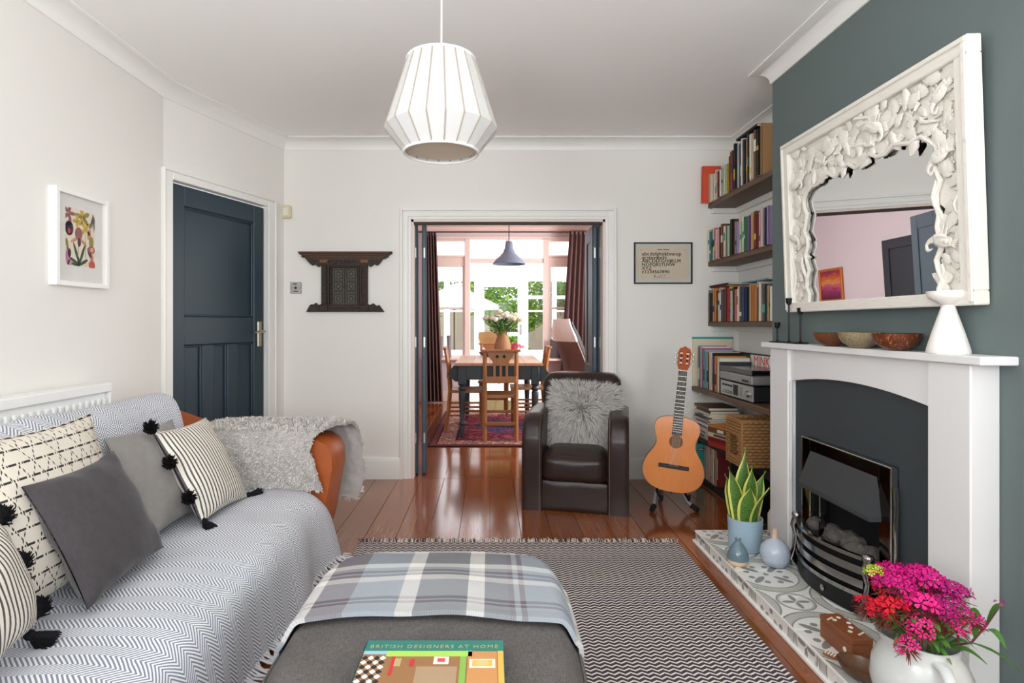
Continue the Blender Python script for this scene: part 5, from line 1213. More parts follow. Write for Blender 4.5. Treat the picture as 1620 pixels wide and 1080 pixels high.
def flatbook(label, col, x, y, z, w_, d_, t, rz=0.0, group=None, name='book', band=None):
    """lying flat: spine faces -X, long side w_ along Y"""
    b = thing(name, label, 'magazine' if name == 'magazine' else 'book', (x, y, z), (0, 0, rz), group)
    c = MB().box(0, d_, -w_ / 2, w_ / 2, 0, min(.002, t * .2)).box(0, d_, -w_ / 2, w_ / 2, t - min(.002, t * .2), t).box(0, .002, -w_ / 2, w_ / 2, 0, t).build('cover', BM[col], b, smooth=0)
    MB().box(.002, d_ - .003, -w_ / 2 + .002, w_ / 2 - .003, min(.002, t * .2), t - min(.002, t * .2)).build('pages', PAGE, b, smooth=0)
    if band: MB().box(-.0005, .0005, -w_ / 2 * band[1], w_ / 2 * band[2], t * .2, t * .8).build('title_band', BM[band[0]], c, smooth=0)
    return b
flatbook('black book lying flat on top of the tall books on the highest shelf', 'black', 1.675, 3.72, 2.097 + .327, .30, .2, .016)
flatbook('black book lying flat on top of the books on the third shelf', 'black', 1.655, 4.12, 1.20 + .258, .34, .17, .012); flatbook('thin red book lying under the black one on the third shelf', 'red', 1.66, 4.14, 1.20 + .251, .30, .16, .006)
flatbook('light blue book lying flat on the books at the near end of the third shelf', 'light blue', 1.665, 3.58, 1.20 + .251, .36, .17, .008)
# books upright on the deep shelf
z4 = .710
bg = thing('large_art_book', 'large cream art book with a turquoise top edge standing against the back wall', 'book', (1.545, YB - .03, z4), (0, 0, 0))
MB().box(0, .30, 0, .026, 0, .372, .002).build('cover', BM['cream'], bg); MB().box(-.002, .302, -.001, .027, .358, .374, .001).build('top_edge', BM['turquoise'], bg)
y = YB - .045
for i, col in enumerate(['grey', 'blue grey', 'white', 'lilac', 'pink', 'light blue', 'turquoise', 'tan', 'brown', 'cream', 'black', 'purple', 'dark red', 'orange', 'pale green', 'white', 'charcoal', 'grey', 'black']):
    t = rb_.uniform(.014, .032); h = .315 - .10 * i / 18 + rb_.uniform(-.02, .01)
    if y - t < 3.86: break
    book('%s book, %s from the back wall on the turntable shelf' % (col, ordinal(i)), col, 1.572 + rb_.uniform(-.006, .012), y - t / 2, z4 + .0005, t, h, .21, (rb_.choice(['white', 'black', 'cream']), .2, .5) if i % 2 else None, 'upright books beside the turntable'); y -= t + .0015
# amplifier
AL = flat('brushed_aluminium', C(186, 186, 184), .35, .5, .85, var=.05, scale=120); DKP = flat('black_hifi_case', C(30, 30, 32), .5, .35)
am = thing('amplifier', 'silver fronted hi-fi amplifier under the turntable', 'amplifier', (1.556, 3.60, z4))
MB().box(.006, .225, -.235, .235, .010, .098, .003).build('case', DKP, am); fpn = MB().box(0, .007, -.235, .235, .008, .100, .002).build('front_panel', AL, am)
for y_, r in ((-.165, .021), (.06, .009), (.10, .009), (.14, .009), (.18, .009)):
    o = MB().lathe([(r, 0), (r * .92, .014), (0, .014)], 16).build('knob', STEEL, fpn); o.rotation_euler = (0, -pi / 2, 0); o.location = (0, y_, .05 if r > .01 else .032)
MB().box(-.002, .001, -.03, .035, .022, .088, .001).build('display_window', DKP, fpn)
for k in range(3): MB().box(-.005, .001, -.075 - k * .016, -.064 - k * .016, .03, .08, .001).build('button', STEEL, fpn)
for k in range(4): MB().box(-.004, .001, .055 + k * .04, .08 + k * .04, .068, .08, .001).build('button', DKP, fpn)
for x in (.04, .20):
    for y_ in (-.2, .2): MB().lathe([(.012, 0), (.012, .011)], 10, (x, y_, 0)).build('foot', RUB, am)
tt = thing('turntable', 'grey record turntable with a dark lid on top of the amplifier', 'turntable', (1.548, 3.60, z4 + .100))
MB().box(0, .235, -.235, .235, .008, .062, .008).build('plinth', flat('turntable_grey', C(150, 150, 150), .4, .4, .4, var=.03), tt)
MB().lathe([(.105, 0), (.105, .014), (.10, .018), (0, .018)], 36, (.118, .03, .062)).build('platter', DKP, tt); MB().lathe([(.015, 0), (.015, .02)], 12, (.20, -.18, .062)).tube([(.20, -.18, .082), (.12, -.17, .086), (.09, -.08, .082)], .004, 6).build('tone_arm', STEEL, tt)
MB().box(.004, .231, -.230, .230, .092, .096, .002).box(.004, .007, -.230, .230, .066, .094).box(.228, .231, -.230, .230, .064, .094).build('lid', flat('smoked_acrylic', C(52, 54, 56), .15, .5, var=.03), tt)
for k in range(3): MB().box(-.004, .001, -.19 + k * .03, -.17 + k * .03, .022, .034, .001).build('button', DKP, tt)
for x in (.04, .20):
    for y_ in (-.19, .19): MB().lathe([(.014, 0), (.014, .009)], 10, (x, y_, 0)).build('foot', RUB, tt)
for lab, y_, col in (('pale record sleeve with orange letters standing behind the turntable', 3.775, 'white'), ('record sleeve with a leafy green cover standing behind the turntable', 4.10, 'dark green')):
    sl2 = thing('record_sleeve', lab, 'record', (1.806, y_, z4), group='record sleeves behind the turntable')
    MB().box(-.004, 0, -.155, .155, 0, .262).build('sleeve', BM[col], sl2, smooth=0); MB().box(-.005, .001, -.156, .156, .262, .272).build('top_edge', BM['black'], sl2, smooth=0)
    if col == 'white': lettering('MINK', .092, BM['orange red'], sl2, (-.0045, 0, .222), (pi / 2, 0, -pi / 2))
    else: MB().box(-.0046, -.004, -.15, .15, .02, .25).build('printed_cover', flat('leafy_print', C(96, 112, 44), .6, .3, var=.6, scale=45), sl2, smooth=0)

# black record cabinet under the shelf
un = thing('record_cabinet', 'low black record cabinet under the alcove shelves', 'cabinet', (1.735, 3.745, 0))
MB().box(-.16, .16, -.59, .585, .297, .347, .003).build('top', BLACK, un); MB().box(-.16, .16, -.59, .585, 0, .038, .003).build('bottom', BLACK, un)
for y_ in (-.59, -.03, .547): MB().box(-.158, .16, y_, y_ + .038, .038, .297, .002).build('upright', BLACK, un)
MB().box(.150, .16, -.59, .585, .038, .297).build('back', BLACK, un)
y = 4.275; rrec = random.Random(4)
for i in range(30):
    t = rrec.uniform(.004, .014); col = rrec.choice(['cream', 'brown', 'black', 'white', 'dark red', 'tan', 'grey', 'pale pink', 'charcoal', 'navy'])
    if y - t < 3.80: break
    x = 1.592 + rrec.uniform(-.004, .012); lab = '%s record sleeve, %s from the back wall in the black cabinet' % (col, ordinal(i))
    if i == 4: x, col, t, lab = 1.535, 'turquoise', .010, 'turquoise record sleeve pulled out of the black cabinet'
    r_ = thing('record', lab, 'record', (x, y - t / 2, .0385), group='records in the black cabinet')
    sv = MB().box(0, .272, -t / 2, t / 2, 0, .255, .001).build('sleeve', BM[col], r_, smooth=0)
    if i == 4: MB().box(.012, .058, -t / 2 - .0005, -t / 2, .205, .225).build('printed_logo', BM['black'], sv, smooth=0); MB().box(.016, .052, -t / 2 - .0007, -t / 2 - .0004, .211, .218).build('printed_logo', BM['white'], sv, smooth=0)
    elif i % 2: MB().box(-.0005, .0, -t / 2 + .001, t / 2 - .001, .05, .2).build('spine_title', BM[rrec.choice(['white', 'black', 'cream'])], sv, smooth=0)
    y -= t + .001
# magazines in a tall stack, nearer stack of books, wicker basket
z = .3475; rm_ = random.Random(12); nmag = 15
for i in range(nmag):
    t = rm_.uniform(.010, .018) if i < nmag - 2 else .02; col = rm_.choice(['white', 'white', 'grey', 'cream', 'white', 'pale pink']); col = {nmag - 1: 'brown', nmag - 2: 'charcoal'}.get(i, col)
    flatbook('%s magazine, %s from the top of the tall stack on the cabinet' % (col, ordinal(nmag - 1 - i)), col, 1.565 + rm_.uniform(-.022, .012), 4.165 + rm_.uniform(-.01, .01), z, .285, .21, t, rm_.uniform(-.08, .08), 'stacked magazines', 'magazine', (rm_.choice(['black', 'charcoal', 'navy']), rm_.uniform(.2, .8), rm_.uniform(.3, .9)) if i % 2 else None); z += t + .0004
z = .3475
for i, (col, t, bd) in enumerate((('red', .034, None), ('red', .030, ('dark red', .9, .9)), ('cream', .030, ('brown', .8, .5)), ('brown', .034, ('white', .3, .2)), ('orange', .014, None))):
    flatbook('%s book, %s from the bottom of the short stack beside the wicker basket' % (col, ordinal(i)), col, 1.535 + .01 * i % 3 * .2, 3.815, z, .235, .26, t, .25 + .02 * i, 'short book stack', band=bd); z += t + .0005

WICK = G('wicker', .75, .25); WICK.co(); WICK.color(WICK.mix(WICK.noise(30, 4, .6), C(122, 86, 52), C(172, 128, 82))); WICK = WICK.m
ba = thing('wicker_basket', 'brown wicker magazine basket with a cut-out side on the black cabinet', 'basket', (1.46, 3.29, .3475))
BX, BY, BZ = .33, .21, .27
def weave(p0, du, dv, L_, H_, nu, nv, skip=None):
    """wall of woven strands: rows bulge alternately over and under the stakes"""
    m = MB(); p0, du, dv = Vector(p0), Vector(du), Vector(dv); nr = du.cross(dv)
    for j in range(nv):
        runs = [(0.0, 1.0)]
        if skip and skip[2] < (j + .5) / nv < skip[3]: runs = [(0.0, skip[0]), (skip[1], 1.0)]
        for (a, b) in runs:
            if b - a < .03: continue
            n = max(3, int((b - a) * nu * 2)); pts = []
            for i in range(n + 1):
                q = a + (b - a) * i / n; ph_ = sin(q * nu * pi + (j % 2) * pi); pts.append(tuple(p0 + du * (q * L_) + dv * ((j + .5) / nv * H_) + nr * (.005 * ph_)))
            m.tube(pts, H_ / nv * .52, 5)
    return m
for nm, a in (('near_wall', ((0, 0, 0), (1, 0, 0), (0, 0, 1), BX, BZ, 18, 15)), ('side_wall', ((0, 0, 0), (0, 1, 0), (0, 0, 1), BY, BZ, 12, 15, (.25, .85, .2, .66))), ('far_wall', ((0, BY, 0), (1, 0, 0), (0, 0, 1), BX, BZ, 18, 15)), ('inner_wall', ((BX, 0, 0), (0, 1, 0), (0, 0, 1), BY, BZ, 12, 15))):
    stuff(weave(*a).build(nm, WICK, ba, smooth=60))
MB().box(0, BX, 0, BY, 0, .006).build('base', WICK, ba)
MB().tube([(0, 0, BZ), (BX, 0, BZ), (BX, BY, BZ), (0, BY, BZ), (0, 0, BZ)], .008, 8).build('rim', WICK, ba)
for x, y_ in ((0, 0), (BX, 0), (0, BY), (BX, BY)): MB().tube([(x, y_, 0), (x, y_, BZ)], .008, 7).build('corner_post', WICK, ba)
for z in (.2 * BZ, .66 * BZ): MB().tube([(-.003, .25 * BY, z), (-.003, .85 * BY, z)], .005, 6).build('cut_out_edge', WICK, ba)
mg = thing('magazine', 'pale green folded magazine showing through the cut-out of the wicker basket', 'magazine', (1.49, 3.36, .355), (0, 0, 0)); MB().box(0, .22, 0, .012, 0, .20, .001).build('cover', BM['pale green'], mg); MB().box(.001, .219, .013, .024, 0, .19).build('pages', PAGE, mg)

# ---------------------------------------------------------------- things on the hearth
GLZ = lambda n, c, r=.18, v=.06: flat(n, C(*c), r, .5, var=v, scale=12)
sp = thing('snake_plant', 'variegated snake plant in a pale blue pot on the far end of the hearth', 'plant', (1.269, 2.83, HT))
MB().lathe([(0, 0), (.070, 0), (.076, .006), (.082, .15), (.082, .158), (.076, .158), (.074, .12), (0, .12)], 36).build('pot', GLZ('pale_blue_glaze', (158, 182, 198), .25), sp)
MB().lathe([(.075, .118), (.05, .134), (0, .138)], 20).build('soil', flat('brown_soil', C(112, 74, 52), .95, .1, var=.3, scale=80, bump=.5), sp)
g = G('variegated_leaf', .4, .45); u, v = g.uv(); n = g.noise(12, 3, .5, g.scaled(g.vec, .25, 3.2, 1), 1.2); grn_ = g.ramp(n, [(.35, C(46, 84, 34)), (.5, C(92, 132, 52)), (.62, C(54, 94, 38)), (.75, C(128, 160, 70))])
g.color(g.mix((u - .5).abs().gt(.37), grn_, C(206, 204, 96))); SNAKE = g.m
for k, (bx, by, H_, W_, lx, ly, rz) in enumerate(((-.036, -.02, .285, .052, -.045, .02, .2), (.0, .03, .37, .056, .035, .03, -.1), (.025, -.01, .30, .058, .0, -.02, .3), (.045, .02, .26, .05, .07, .0, -.5), (-.01, -.04, .215, .06, .01, -.03, .0), (.035, -.035, .20, .05, .06, -.03, .6), (-.035, .025, .24, .05, -.05, .02, -.4))):
    def lf(a, b):
        s_ = a * 2 - 1; w_ = W_ / 2 * 1.35 * (.62 + .55 * sin(pi * min(1, b * .95 + .08)) * (1 - b) ** .25) * (1 - smooth(.55, 1, b) ** 1.4)
        x = s_ * w_; yb = .012 * s_ * s_ * (1 - b * .4); tw = rz + .5 * (b - .3) * (1 if k % 2 else -1)
        X, Y = x * cos(tw) - yb * sin(tw), x * sin(tw) + yb * cos(tw)
        return (bx + lx * b * b + X, by + ly * b * b + Y, .12 + H_ * b)
    MB().surf(lf, 8, 18, uv=lambda a, b: (a, b)).build('leaf', SNAKE, sp, smooth=60, recalc=False, solid=.003)
v1 = thing('bottle_vase', 'round pale lilac blue bottle vase with a bare clay neck on the hearth', 'vase', (1.318, 2.63, HT))
MB().lathe([(0, 0), (.030, 0), (.046, .008), (.062, .035), (.066, .062), (.058, .092), (.036, .115), (.017, .126), (.0145, .130)], 36).build('body', GLZ('lilac_blue_glaze', (178, 188, 202), .15), v1, smooth=60)
MB().lathe([(.0145, .129), (.013, .15), (.0145, .168), (.012, .168), (.010, .14)], 20).build('neck', flat('bare_clay', C(206, 176, 152), .8, .2), v1)
v2 = thing('bud_vase', 'small dark blue-grey bud vase with a sand coloured base on the hearth edge', 'vase', (1.158, 2.655, HT))
MB().lathe([(0, 0), (.042, 0), (.047, .006), (.0475, .022)], 30).build('base', flat('sand_clay', C(216, 188, 156), .8, .2), v2)
MB().lathe([(.0475, .022), (.046, .045), (.034, .075), (.018, .096), (.0115, .104), (.0115, .112), (.015, .116), (.012, .116), (.009, .108)], 30).build('body', GLZ('slate_blue_glaze', (104, 126, 138), .15, .15), v2, smooth=60)
WALN = wood('red_walnut', C(108, 58, 32), C(150, 88, 52), .35, 40, 2, 40)
dbx = thing('domino_box', 'reddish wooden domino box with bone inlay on the hearth', 'box', (1.222, 1.955, HT), (0, 0, .04))
MB().box(-.036, .036, -.085, .085, 0, .060, .002).build('box_body', WALN, dbx); ld = MB().box(-.037, .037, -.086, .086, .061, .080, .002).build('lid', WALN, dbx)
for x, y_ in ((-.012, .04), (.012, .055), (.012, -.01), (-.008, -.035), (.024, .018)): MB().lathe([(.0075, .0795), (.0075, .081)], 14, (x, y_, 0)).build('inlay_dot', BONE, ld, smooth=0)
for x, y_, a in ((-.022, .05, .5), (.02, -.05, .5)): o = MB().box(-.016, .016, -.003, .003, .0795, .081).build('inlay_bar', BONE, ld, smooth=0); o.location = (x, y_, 0); o.rotation_euler = (0, 0, a)
MB().lathe([(.008, 0), (.008, .002)], 14).build('inlay_dot', BONE, dbx, smooth=0).matrix_local = Matrix.Translation((-.036, -.05, .03)) @ Matrix.Rotation(-pi / 2, 4, 'Y')
wb = thing('wooden_dish', 'oval dark wooden dish with bone-inlaid handles on the hearth beside the jug', 'dish', (1.178, 1.795, HT), (0, 0, -.9))
MB().lathe([(0, 0), (.025, 0), (.050, .012), (.064, .034), (.066, .042), (.062, .042), (.058, .034), (.042, .014), (0, .008)], 32, sx=1.15, sy=.82).build('bowl', wood('dark_olive_wood', C(74, 50, 36), C(122, 86, 62), .3, 30, 4, 10), wb, smooth=60)
for s in (-1, 1):
    hn = MB().box(s * .070, s * .115, -.014, .014, .026, .036, .004).build('handle', WALN, wb)
    for k in range(4): MB().box(s * (.078 + k * .009), s * (.083 + k * .009), -.012, .012, .0358, .0372).build('inlay_bar', BONE, hn, smooth=0)

# white jug with sweet williams
JX, JY = 1.212, 1.60
jg = thing('white_jug', 'white glazed stoneware jug holding pink flowers at the near end of the hearth', 'jug', (JX, JY, HT), (0, 0, 0))
JG = GLZ('white_jug_glaze', (206, 209, 207), .18, .03)
prof_j = [(.0, .0), (.070, 0), (.080, .006), (.108, .05), (.121, .105), (.117, .155), (.100, .195), (.090, .215), (.094, .236), (.088, .236), (.084, .215), (.095, .19), (.110, .15)]
m = MB().lathe(prof_j, 44)
m.v = [(p[0] * (1 + .008 * sin(p[2] * 260)) - (.03 * smooth(.2, .236, p[2]) * max(0, -p[0] / .1) ** 3), p[1] * (1 + .008 * sin(p[2] * 260)), p[2] + .018 * smooth(.2, .236, p[2]) * max(0, -p[0] / .1) ** 2) for p in m.v]; m.build('body', JG, jg, smooth=60)
MB().tube([(-.020, -.088, .212), (-.027, -.122, .214), (-.033, -.150, .19), (-.036, -.162, .14), (-.033, -.150, .09), (-.027, -.112, .06)], [.016, .016, .015, .014, .014, .018], 10, flatten=.7).build('handle', JG, jg, smooth=60)
fb_ = thing('flower_bunch', 'bunch of magenta and red sweet william flowers in the white jug', 'flowers', (JX, JY, HT + .20))
STEMG = flat('stem_green', C(92, 128, 58), .6, .3, var=.2); LEAFG = flat('leaf_green', C(74, 122, 46), .45, .4, var=.25, scale=20)
def petal_mat(n, c): return flat(n, C(*c), .6, .25, var=.16, scale=60)
PM = [petal_mat('magenta_petal', (196, 22, 120)), petal_mat('hot_pink_petal', (232, 40, 132)), petal_mat('crimson_petal', (198, 20, 46)), petal_mat('purple_pink_petal', (166, 20, 110))]
def head(nfl, rad, seed):
    rr = random.Random(seed); m = MB()
    for k in range(nfl):
        q = k + .5; phi_ = math.acos(1 - .95 * q / nfl); th_ = pi * (1 + 5 ** .5) * q
        n_ = Vector((sin(phi_) * cos(th_), sin(phi_) * sin(th_), cos(phi_))); c0 = n_ * rad * Vector((1, 1, .6)).length / 1.54 * rr.uniform(.92, 1.08); c0.z *= .65
        M3 = n_.to_track_quat('Z', 'Y').to_matrix(); r_ = rad * .34
        for p in range(5):
            a = p * 2 * pi / 5 + rr.random() * .3; vs_ = []
            for (rr_, aa, zz) in ((.1, 0, 0), (.75, -.42, .12), (1.05, -.22, .2 + rr.uniform(-.1, .15)), (.96, 0, .1), (1.05, .22, .2 + rr.uniform(-.1, .15)), (.75, .42, .12)):
                vs_.append(tuple(c0 + M3 @ Vector((r_ * rr_ * cos(a + aa), r_ * rr_ * sin(a + aa), r_ * zz))))
            m._add(vs_, [(0, 1, 2, 3), (0, 3, 4, 5)])
    return m
rf_ = random.Random(2)
heads = [(-.035, .06, .215, .055, 0, 30), (.03, .03, .235, .050, 0, 30), (.075, -.01, .205, .045, 3, 24), (-.02, -.03, .165, .052, 1, 28), (-.105, -.02, .145, .05, 2, 28), (-.09, -.075, .06, .030, 1, 12), (.05, -.06, .125, .032, 1, 12), (-.07, .05, .19, .026, 2, 10), (.09, .05, .16, .04, 3, 20), (-.10, .01, .105, .034, 2, 16), (.0, .09, .18, .045, 0, 22), (.02, -.07, .19, .04, 3, 20), (-.05, -.065, .12, .035, 1, 16), (.105, -.045, .14, .03, 0, 12), (-.06, .0, .235, .04, 0, 20), (.06, .075, .22, .04, 3, 18), (-.115, .05, .12, .035, 2, 14)]
for k, (x, y_, z, r_, mi0, n_) in enumerate(heads):
    z = z * .74 + .012
    MB().tube([(x * .18, y_ * .18, -.10), (x * .5, y_ * .5, z * .4), (x, y_, z - .01)], .003, 5).build('stem', STEMG, fb_)
    o = head(n_, r_, k).build('flower_head', PM[mi0], fb_, smooth=0, recalc=False); o.location = (x, y_, z); o.rotation_euler = (-y_ * 3 + .3, x * 4, k)
    m = MB()                                              # spiky reddish calyx bristles round the head
    for q in range(34):
        a = rf_.uniform(0, 2 * pi); d_ = Vector((cos(a), sin(a), rf_.uniform(-.5, .5))).normalized(); p = Vector((x, y_, z - .012))
        m.tube([p + d_ * r_ * .4, p + d_ * r_ * rf_.uniform(.9, 1.35) + Vector((0, 0, -.008))], [.0022, .0006], 4)
    stuff(m.build('bristles', flat('brown_red_bristle', C(116, 52, 46), .7, .2, var=.3), fb_, smooth=0))
o = head(16, .028, 77).build('flower_head', flat('lime_bud', C(176, 196, 52), .6, .2), fb_, smooth=0, recalc=False); o.location = (-.085, .065, .19)
def leafstrip(m, p0, p1, w_, droop=.02):
    p0, p1 = Vector(p0), Vector(p1); d_ = p1 - p0; sd = d_.cross(Vector((0, 0, 1))).normalized(); v = []; f = []
    for i in range(7):
        t = i / 6; c0 = p0 + d_ * t + Vector((0, 0, droop * sin(pi * t))); ww = w_ * sin(pi * min(.98, t * .92 + .05)) ** .8
        v += [tuple(c0 - sd * ww), tuple(c0 + Vector((0, 0, -.2 * ww))), tuple(c0 + sd * ww)]
    for i in range(6): f += [(i * 3, i * 3 + 1, i * 3 + 4, i * 3 + 3), (i * 3 + 1, i * 3 + 2, i * 3 + 5, i * 3 + 4)]
    m._add(v, f); return m
for k in range(90):
    a = rf_.uniform(0, 2 * pi); r0 = rf_.uniform(.02, .06); z0 = rf_.uniform(.03, .10); L_ = rf_.uniform(.05, .10)
    leafstrip(MB(), (r0 * cos(a), r0 * sin(a), z0), ((r0 + L_ * .8) * cos(a + .2), (r0 + L_ * .8) * sin(a + .2), z0 + L_ * rf_.uniform(-.2, .7)), rf_.uniform(.006, .011)).build('leaf', LEAFG, fb_, smooth=60, recalc=False)
sprg = [(.05, -.02, .02), (.10, -.05, .05), (.13, -.06, .10), (.155, -.07, .155)]
MB().tube(sprg, .003, 6).build('stem', flat('purple_stem', C(98, 60, 56), .6), fb_)
for p0, p1, w_ in (((.10, -.05, .05), (.215, -.11, -.03), .012), ((.13, -.06, .10), (.165, -.075, .165), .013), ((.11, -.05, .06), (.10, -.06, .15), .012), ((.13, -.06, .09), (.15, -.1, .06), .014), ((.03, -.05, .035), (.10, -.10, .02), .014)): leafstrip(MB(), p0, p1, w_).build('leaf', LEAFG, fb_, smooth=60, recalc=False)
o = head(6, .014, 5).build('flower_head', PM[3], fb_, smooth=0, recalc=False); o.location = (.158, -.072, .165)
# ---------------------------------------------------------------- dining room
def persian():
    g = G('red_and_navy_persian_wool', .95, .1); u, v = g.uv(); n = g.noise(70, 2); big = g.voronoi(9, 'F1', None, 'Color'); 
    W_, H_ = 1.45, 2.15
    ex = (W_ / 2 - u.abs()); ey = (H_ / 2 - v.abs()); e = ex.mn(ey)
    vd = g.voronoi(16, 'F1', g.vec); vd2 = g.voronoi(30, 'F1', g.vec)
    field = g.ramp(vd, [(0, C(206, 178, 150)), (.18, C(150, 62, 62)), (.42, C(164, 70, 70)), (.6, C(52, 50, 82)), (.75, C(120, 40, 44))])
    med = (u * u * 2.2 + v * v).sqrt(); field = g.mix(med.lt(.42), field, g.ramp(vd2, [(0, C(214, 190, 160)), (.25, C(48, 50, 92)), (.6, C(66, 70, 112)), (.8, C(160, 60, 60))]))
    bord = g.ramp(vd2, [(0, C(220, 196, 168)), (.25, C(176, 120, 104)), (.5, C(66, 56, 80)), (.7, C(196, 150, 124))])
    c = g.mix(e.lt(.26), field, bord); c = g.mix(e.band(.25, .275), c, C(44, 36, 46)); c = g.mix(e.band(.07, .085), c, C(44, 36, 46)); c = g.mix(e.lt(.07), c, C(112, 62, 58)); c = g.mix(e.lt(.02), c, C(58, 40, 46))
    g.color(g.hsv(c, v=n * .4 + .8)); return g.m
pr = tag(MB().surf(lambda a, b: (-.725 + 1.45 * a, -1.075 + 2.15 * b, .010), 12, 18, uv=lambda a, b: (-.725 + 1.45 * a, -1.075 + 2.15 * b)).build('persian_rug', persian(), smooth=60, recalc=False, solid=.008), 'red and navy persian rug under the dining table', 'rug'); pr.location = (.125, 6.55, 0)

PINE = wood('waxed_pine_top', C(168, 122, 84), C(206, 164, 122), .4, 14, 2, 14); NAVY = flat('dark_navy_green_paint', C(52, 60, 64), .45, .4, var=.08)
tb = thing('dining_table', 'pine topped dining table with a dark painted base and turned legs', 'table', (.09, 6.49, .0105))
for k in range(5): MB().box(-.45 + k * .18 + .0008, -.45 + (k + 1) * .18 - .0008, -.71, .71, .745, .775, .003).build('top_plank', PINE, tb)
for nm, a in (('apron', (-.40, .40, -.655, -.635)), ('apron', (-.40, .40, .635, .655)), ('apron', (-.40, -.38, -.635, .635)), ('apron', (.38, .40, -.635, .635))): MB().box(*a, .60, .745, .003).build(nm, NAVY, tb)
lp = [(.018, 0), (.024, .05), (.028, .10), (.022, .125), (.034, .14), (.034, .155), (.024, .17), (.030, .30), (.036, .42), (.036, .47), (.028, .485), (.040, .50), (.040, .515), (.028, .53), (.040, .545), (.042, .555)]
for x in (-.375, .375):
    for y in (-.63, .63): MB().lathe(lp, 16, (x, y, 0)).box(x - .04, x + .04, y - .04, y + .04, .555, .745, .003).build('leg', NAVY, tb, smooth=40)
for s in (-1, 1): MB().prism([(s * .40, .565), (s * .46, .575), (s * .53, .65), (s * .47, .735), (s * .40, .745)], -.56, -.50, 'y').build('leaf_bracket', NAVY, tb, smooth=0)
OAK = wood('honey_oak', C(140, 88, 48), C(184, 128, 78), .4, 26, 26, 2)
def chair(label, loc, rz):
    c = thing('dining_chair', label, 'chair', loc, (0, 0, rz), 'dining chairs around the table')
    sv = []
    def seat(a, b):
        x = -.20 + .40 * a; y = -.18 + .38 * b; w_ = 1 - .12 * (1 - b); return (x * w_ , y, .455 - .012 * (1 - (2 * a - 1) ** 2) * (1 - (2 * b - 1) ** 2))
    MB().surf(seat, 10, 10).build('seat', OAK, c, smooth=60, recalc=False, solid=.03)
    for s in (-1, 1):
        x = s * .158
        MB().tube([(x, -.235, 0), (x, -.20, .25), (x, -.185, .46), (x, -.20, .70), (x, -.235, .905)], .0215, 4).build('stile', OAK, c, smooth=0)
        MB().lathe([(.014, 0), (.018, .04), (.020, .10), (.015, .13), (.024, .15), (.017, .18), (.022, .30), (.024, .44)], 12, (s * .165, .17, 0)).build('front_leg', OAK, c)
        MB().tube([(s * .16, -.20, .18), (s * .165, .17, .18)], .011, 6).build('stretcher', OAK, c); MB().tube([(s * .16, -.198, .27), (s * .165, .17, .27)], .011, 6).build('stretcher', OAK, c)
    MB().box(-.20, .20, -.262, -.222, .893, .918, .006).build('crest_rail', OAK, c)
    sp_ = [(-.138, .893), (.138, .893), (.128, .86), (.105, .825), (.085, .80), (.075, .765), (-.075, .765), (-.085, .80), (-.105, .825), (-.128, .86)]
    pn = MB().prism(sp_, -.236, -.220, 'y').build('splat', OAK, c, smooth=0)
    for x in (-.035, .035):
        for a in ((.018, .007), (.007, .018)): MB().box(x - a[0], x + a[0], -.2375, -.2365, .845 - a[1], .845 + a[1]).build('pierced_cross', flat('pierced_dark', C(56, 66, 46), .9), pn, smooth=0)
    for x in (-.062, 0, .062): MB().box(x - .013, x + .013, -.222, -.208, .64, .77, .003).build('slat', OAK, c)
    MB().box(-.158, .158, -.222, -.198, .58, .645, .004).build('lower_rail', OAK, c)
    MB().box(-.15, .15, -.232, -.208, .155, .19, .004).build('stretcher', OAK, c); MB().box(-.16, .16, .158, .182, .22, .25, .004).build('stretcher', OAK, c)
    return c
chair('oak dining chair at the near end of the table, its back turned', (.108, 5.92, .0105), 0)
chair('oak dining chair at the left side of the dining table', (-.255, 6.34, .0105), -pi / 2 + .05)
chair('oak dining chair at the right side of the dining table', (.44, 6.62, .0105), pi / 2)
chair('oak dining chair at the far end of the dining table by the window', (.05, 7.36, .0105), pi)

# flowers and crockery on the table
TZ = .785
vz = thing('stoneware_vase', 'tall tan stoneware vase of cream roses on the dining table', 'vase', (.145, 6.42, TZ))
MB().lathe([(0, 0), (.062, 0), (.078, .03), (.096, .10), (.094, .16), (.072, .23), (.050, .285), (.046, .315), (.056, .345), (.050, .345), (.042, .315), (.04, .29)], 30).build('body', flat('tan_stoneware', C(158, 118, 82), .6, .3, var=.12, scale=14), vz, smooth=60)
rs = thing('rose_bunch', 'bunch of cream roses with green leaves in the stoneware vase', 'flowers', (.145, 6.42, TZ + .30))
CREAM = flat('cream_rose_petal', C(244, 240, 224), .6, .2, var=.06); rr = random.Random(8)
def rose():
    m = MB()
    for k in range(9):
        a = k * 2.4; r = .010 + .0022 * k
        m.surf(lambda p, q: (r * (.6 + .5 * q) * cos(a + (p - .5) * 1.9), r * (.6 + .5 * q) * sin(a + (p - .5) * 1.9), .006 + q * (.034 - .0015 * k)), 5, 4)
    return m.mesh('rose', 60)
RO = rose()
for k in range(32):
    a = k * 2.4; r = .225 * math.sqrt((k + .6) / 32); x, y, z = r * cos(a), r * sin(a) * .7, .205 - r * .35 + rr.uniform(-.03, .03)
    MB().tube([(x * .12, y * .12, -.12), (x * .5, y * .5, z * .45), (x, y, z)], .003, 5).build('stem', STEMG, rs)
    o = link('rose', RO, CREAM, rs); o.location = (x, y, z); o.rotation_euler = (-y * 2.5, x * 2.5, a); o.scale = (1.3,) * 3
